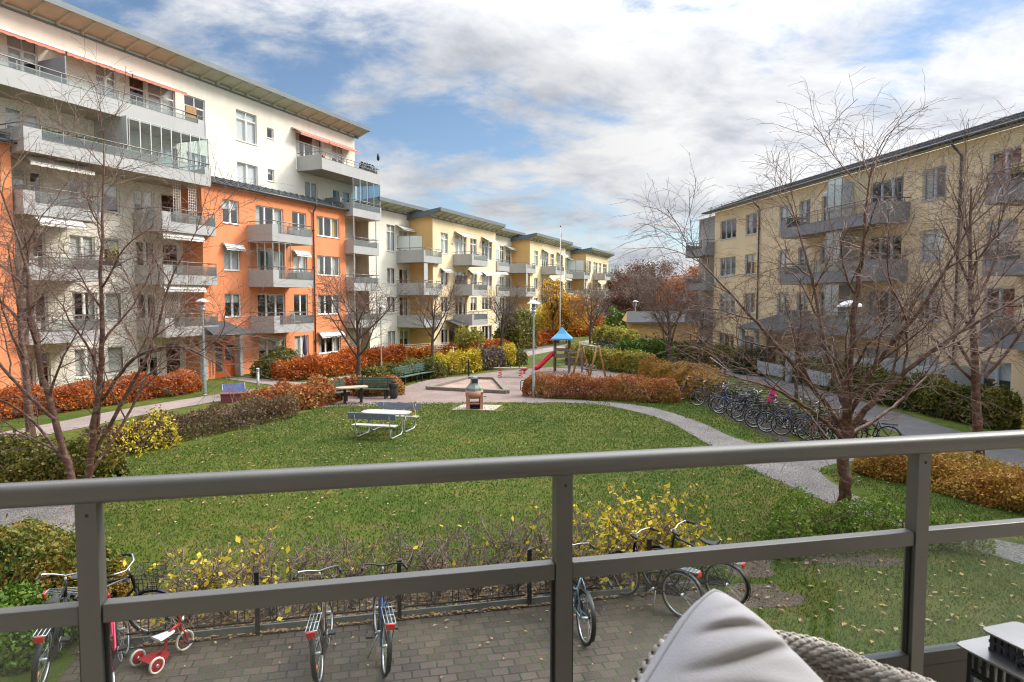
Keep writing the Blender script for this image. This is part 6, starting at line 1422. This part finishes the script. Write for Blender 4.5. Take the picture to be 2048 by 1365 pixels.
# ------------------------------------------------------------------ wicker chair, cushion, lantern
m_wick = leafm('wicker_strands', [(.15,.13,.11),(.26,.235,.205),(.36,.33,.295),(.45,.42,.385)], 9, 0., .35)
RIMP = [(.13,.76,4.06),(.18,.85,4.07),(.23,.93,4.08),(.29,1.02,4.06),(.37,1.10,4.03),(.45,1.14,3.99),(.54,1.12,3.98),(.60,1.07,3.97),(.65,1.0,3.98),(.70,.9,3.98)]
def weave_band(path, prof_r, name, parent, nu=150, nv=20):
    """a padded rim wound with flat strands: every strand is its own strip"""
    P = [Vector(p) for p in smooth_line(path, 24)]; k = len(P); S = [0.]
    for i in range(1, k): S.append(S[-1]+(P[i]-P[i-1]).length)
    b = MB(); core = MB(); core.tube(P, [prof_r*.86]*k, m_wick, 12)
    def fr(s):
        s = min(max(s, 0), S[-1]-1e-5); i = max(j for j in range(k-1) if S[j] <= s); t = (P[i+1]-P[i]).normalized(); p = P[i].lerp(P[i+1], (s-S[i])/(S[i+1]-S[i]))
        x = t.cross(Vector((0,0,1))).normalized(); return p, t, x, x.cross(t)
    stp = .0105; m = int(S[-1]/stp)
    for i in range(m):
        for j in range(nv):
            if (i+j) % 2: continue
            rows = []
            for q in range(6):
                s = (i-.15+1.9*q/5)*stp; a = 2*math.pi*(j+ .10)/nv; a2 = 2*math.pi*(j+.98)/nv; h = prof_r*(.86+.22*math.sin(math.pi*q/5)); p, t, x, y = fr(s)
                am = (a+a2)/2; tw = .55*(q/5-.5)*2*math.pi/nv
                rows.append([p+(x*math.cos(a+tw)+y*math.sin(a+tw))*h*.97, p+(x*math.cos(am+tw)+y*math.sin(am+tw))*h*1.03, p+(x*math.cos(a2+tw)+y*math.sin(a2+tw))*h*.97])
            b.grid(rows, m_wick)
    core.build(name, parent); return b.build(name.replace('core','strands') if 'core' in name else name+'_weave', parent)
CH = thing('wicker_chair', 'grey-beige wicker lounge chair with its back to the railing in the right foreground', 'chair', (0,0,0))
def rim(t):
    """back rim of the chair, t 0..1 from the near left arm round the back to the right arm"""
    pass
weave_band(RIMP, .025, 'rim_core', CH)
b = MB()   # woven shell hanging from the rim
rimp = smooth_line(RIMP, 8)
nr = 40; kk = len(rimp)
for j in range(nr):
    z = j*.016
    for i in range(kk-1):
        a, c = Vector(rimp[i]), Vector(rimp[i+1]); ctr = Vector((.42,.72,0)); 
        off = .008*(1 if (i+j) % 2 else -1)
        def q(p, oo, dz): d = Vector((p.x-ctr.x, p.y-ctr.y, 0)).normalized(); return Vector((p.x, p.y, p.z-.02-z-dz))+d*(oo+.01-.05*z)
        b.face([q(a,off,.013), q(c,-off,.013), q(c,-off,0), q(a,off,0)], m_wick, True)
b.build('woven_shell', CH)
b = MB()
for x, y in ((.22,.62),(.62,.62),(.30,.98),(.58,1.02)): b.tube([(x,y,3.1),(x,y,3.5)], .022, m_wick, 8)
b.box(.2,.64,.55,1.02,3.42,3.47,m_wick); b.build('seat', CH)
m_cush = pm('light_grey_cotton', (.35,.345,.37), .95, .03, 8, .12, 260, 0, .1)
def cushion():
    g = 110; b = MB(); W = .24; r = random.Random(3)
    lines = [(1.18,.10,.3,.0045),(1.02,-.12,1.9,.007),(.86,.16,.8,.009),(.66,-.10,2.6,.008),(.47,.14,4.0,.010),(.25,-.16,5.0,.008),(.02,.1,.5,.006),(-.3,.1,2.,.006)]
    def P(u, v_, s):
        e = max((1-abs(u)**2.6)*(1-abs(v_)**2.6), 0); q_ = max(0, abs(u)+abs(v_)-1.5)/.5; pin = 1-.10*(u*u*v_*v_)-.045*q_*q_
        edge = 1-.07*(1-u*u)*abs(v_)**3; edge2 = 1-.07*(1-v_*v_)*abs(u)**3; h = .084*e**.43
        t, c = (v_-u)/1.414, (u+v_)/1.414; wr = 0
        for t0, k, ph, A in lines:          # creases running across the corner
            d = t-t0-k*c*c-.05*math.sin(c*4+ph); wr += A*(-math.exp(-(d/.030)**2)+.8*math.exp(-((d-.075)/.06)**2))*math.exp(-((c-.12*math.sin(ph*3))/.45)**2)
        return Vector((u*W*edge2*pin, s*(h+wr*min(1, e*5)), v_*W*edge*pin))
    for s in (1, -1):
        rows = [[P(-1+2*i/g, -1+2*j/g, s) for i in range(g+1)] for j in range(g+1)]
        b.grid(rows if s < 0 else [list(reversed(q)) for q in rows], m_cush)
    o = b.build('cushion'); b = MB(); L = [P(-1+2*i/30,-1,1) for i in range(30)]+[P(1,-1+2*i/30,1) for i in range(30)]+[P(1-2*i/30,1,1) for i in range(30)]+[P(-1,1-2*i/30,1) for i in range(30)]
    b.tube(L, .0032, m_cush, 6, closed=True); b.build('piping', o)
    return tag(o, 'light grey cotton cushion leaning in the wicker chair', 'cushion')
cu = cushion(); cu.rotation_mode = 'YXZ'; cu.rotation_euler = (R(-24), R(53), R(25))
_c = (Matrix.Rotation(R(25), 3, 'Z') @ Matrix.Rotation(R(-24), 3, 'X') @ Matrix.Rotation(R(53), 3, 'Y')) @ Vector((-.208, 0, .208))
cu.location = Vector((.292,.93,4.185)) - _c
m_lant = pm('lantern_black', (.012,.012,.013), .35, .1, 8); m_lroof = pm('lantern_plate', (.42,.41,.40), .28, .08, 8, 0, 1, .9)
LN = thing('lantern', 'black metal lantern with slotted bands and a two-tier flat roof in the right bottom corner', 'lantern', (1.137,1.42,3.603), R(17)); LN.scale = (.86,)*3
b = MB(); q = .085; f = .012
for x in (-q, q-f):
    for y in (-q, q-f): b.box(x, x+f, y, y+f, 0, .235, m_lant)
for z in (0, .165):
    b.box(-q+f, q-f, -q, -q+f, z, z+f, m_lant); b.box(-q+f, q-f, q-f, q, z, z+f, m_lant); b.box(-q, -q+f, -q+f, q-f, z, z+f, m_lant); b.box(q-f, q, -q+f, q-f, z, z+f, m_lant)
b.box(-q+.001, q-.001, -q+.001, q-.001, -.004, .003, m_lant); b.build('frame', LN)
b = MB(); k = 7
for i in range(k):
    u = -q+f+(2*q-2*f)*(i+.5)/k; h = .0062
    for y in (-q+.003, q-.008): b.box(u-h, u+h, y, y+.005, .178, .232, m_lant); b.box(y, y+.005, u-h, u+h, .178, .232, m_lant)
b.build('slotted_band', LN)
b = MB(); e = .107
b.prism([(e*np.sign(math.cos(a))*min(1,abs(math.cos(a))*1.35), e*np.sign(math.sin(a))*min(1,abs(math.sin(a))*1.35)) for a in np.linspace(0.01,6.293,41)[:-1]], .2352, .2405, m_lroof); b.build('roof_plate', LN, .001)
b = MB(); c = .052
for s in (-1,1):
    for i in range(6):
        u = -c+2*c*(i+.5)/6; 
        for y0 in ((s*c-.002),): b.box(u-.0055, u+.0055, y0, y0+.004, .2408, .288, m_lant); b.box(y0, y0+.004, u-.0055, u+.0055, .2408, .288, m_lant)
    for z in (.241,.262,.283): b.box(-c, c, s*c-.0025, s*c+.0025, z, z+.006, m_lant); b.box(s*c-.0025, s*c+.0025, -c, c, z, z+.006, m_lant)
b.build('chimney', LN)
b = MB(); e = .068; b.prism([(e*np.sign(math.cos(a))*min(1,abs(math.cos(a))*1.3), e*np.sign(math.sin(a))*min(1,abs(math.sin(a))*1.3)) for a in np.linspace(0.01,6.293,41)[:-1]], .2895, .294, m_lroof); b.build('cap_plate', LN, .001)
b = MB(); b.tube([(-.06,-.03,.242),(-.085,-.04,.262),(-.02,-.062,.28)], .0035, m_lant, 6); b.build('handle', LN)
b = MB()
for y in (-q+.004, q-.006): b.box(-q+f, q-f, y, y+.002, f, .165, m_cglass); b.box(y, y+.002, -q+f, q-f, f, .165, m_cglass)
b.build('pane', LN)
b = MB(); b.lathe([(.0,.004),(.032,.004),(.032,.10),(.0,.102)], pm('candle_wax', (.72,.70,.64), .5), 16); b.build('candle', LN)
ST_ = thing('side_table', 'small dark stool carrying the lantern, mostly below the frame', 'side table', (1.145,1.42,3.1), R(-28)); b = MB(); b.box(-.14,.14,-.14,.14,.475,.499,m_woodR); b.build('tabletop', ST_)
for x in (-.12,.12):
    for y in (-.12,.12): b = MB(); b.box(x-.012, x+.012, y-.012, y+.012, 0, .475, m_woodR); b.build('leg', ST_)
bpy.context.view_layer.update()
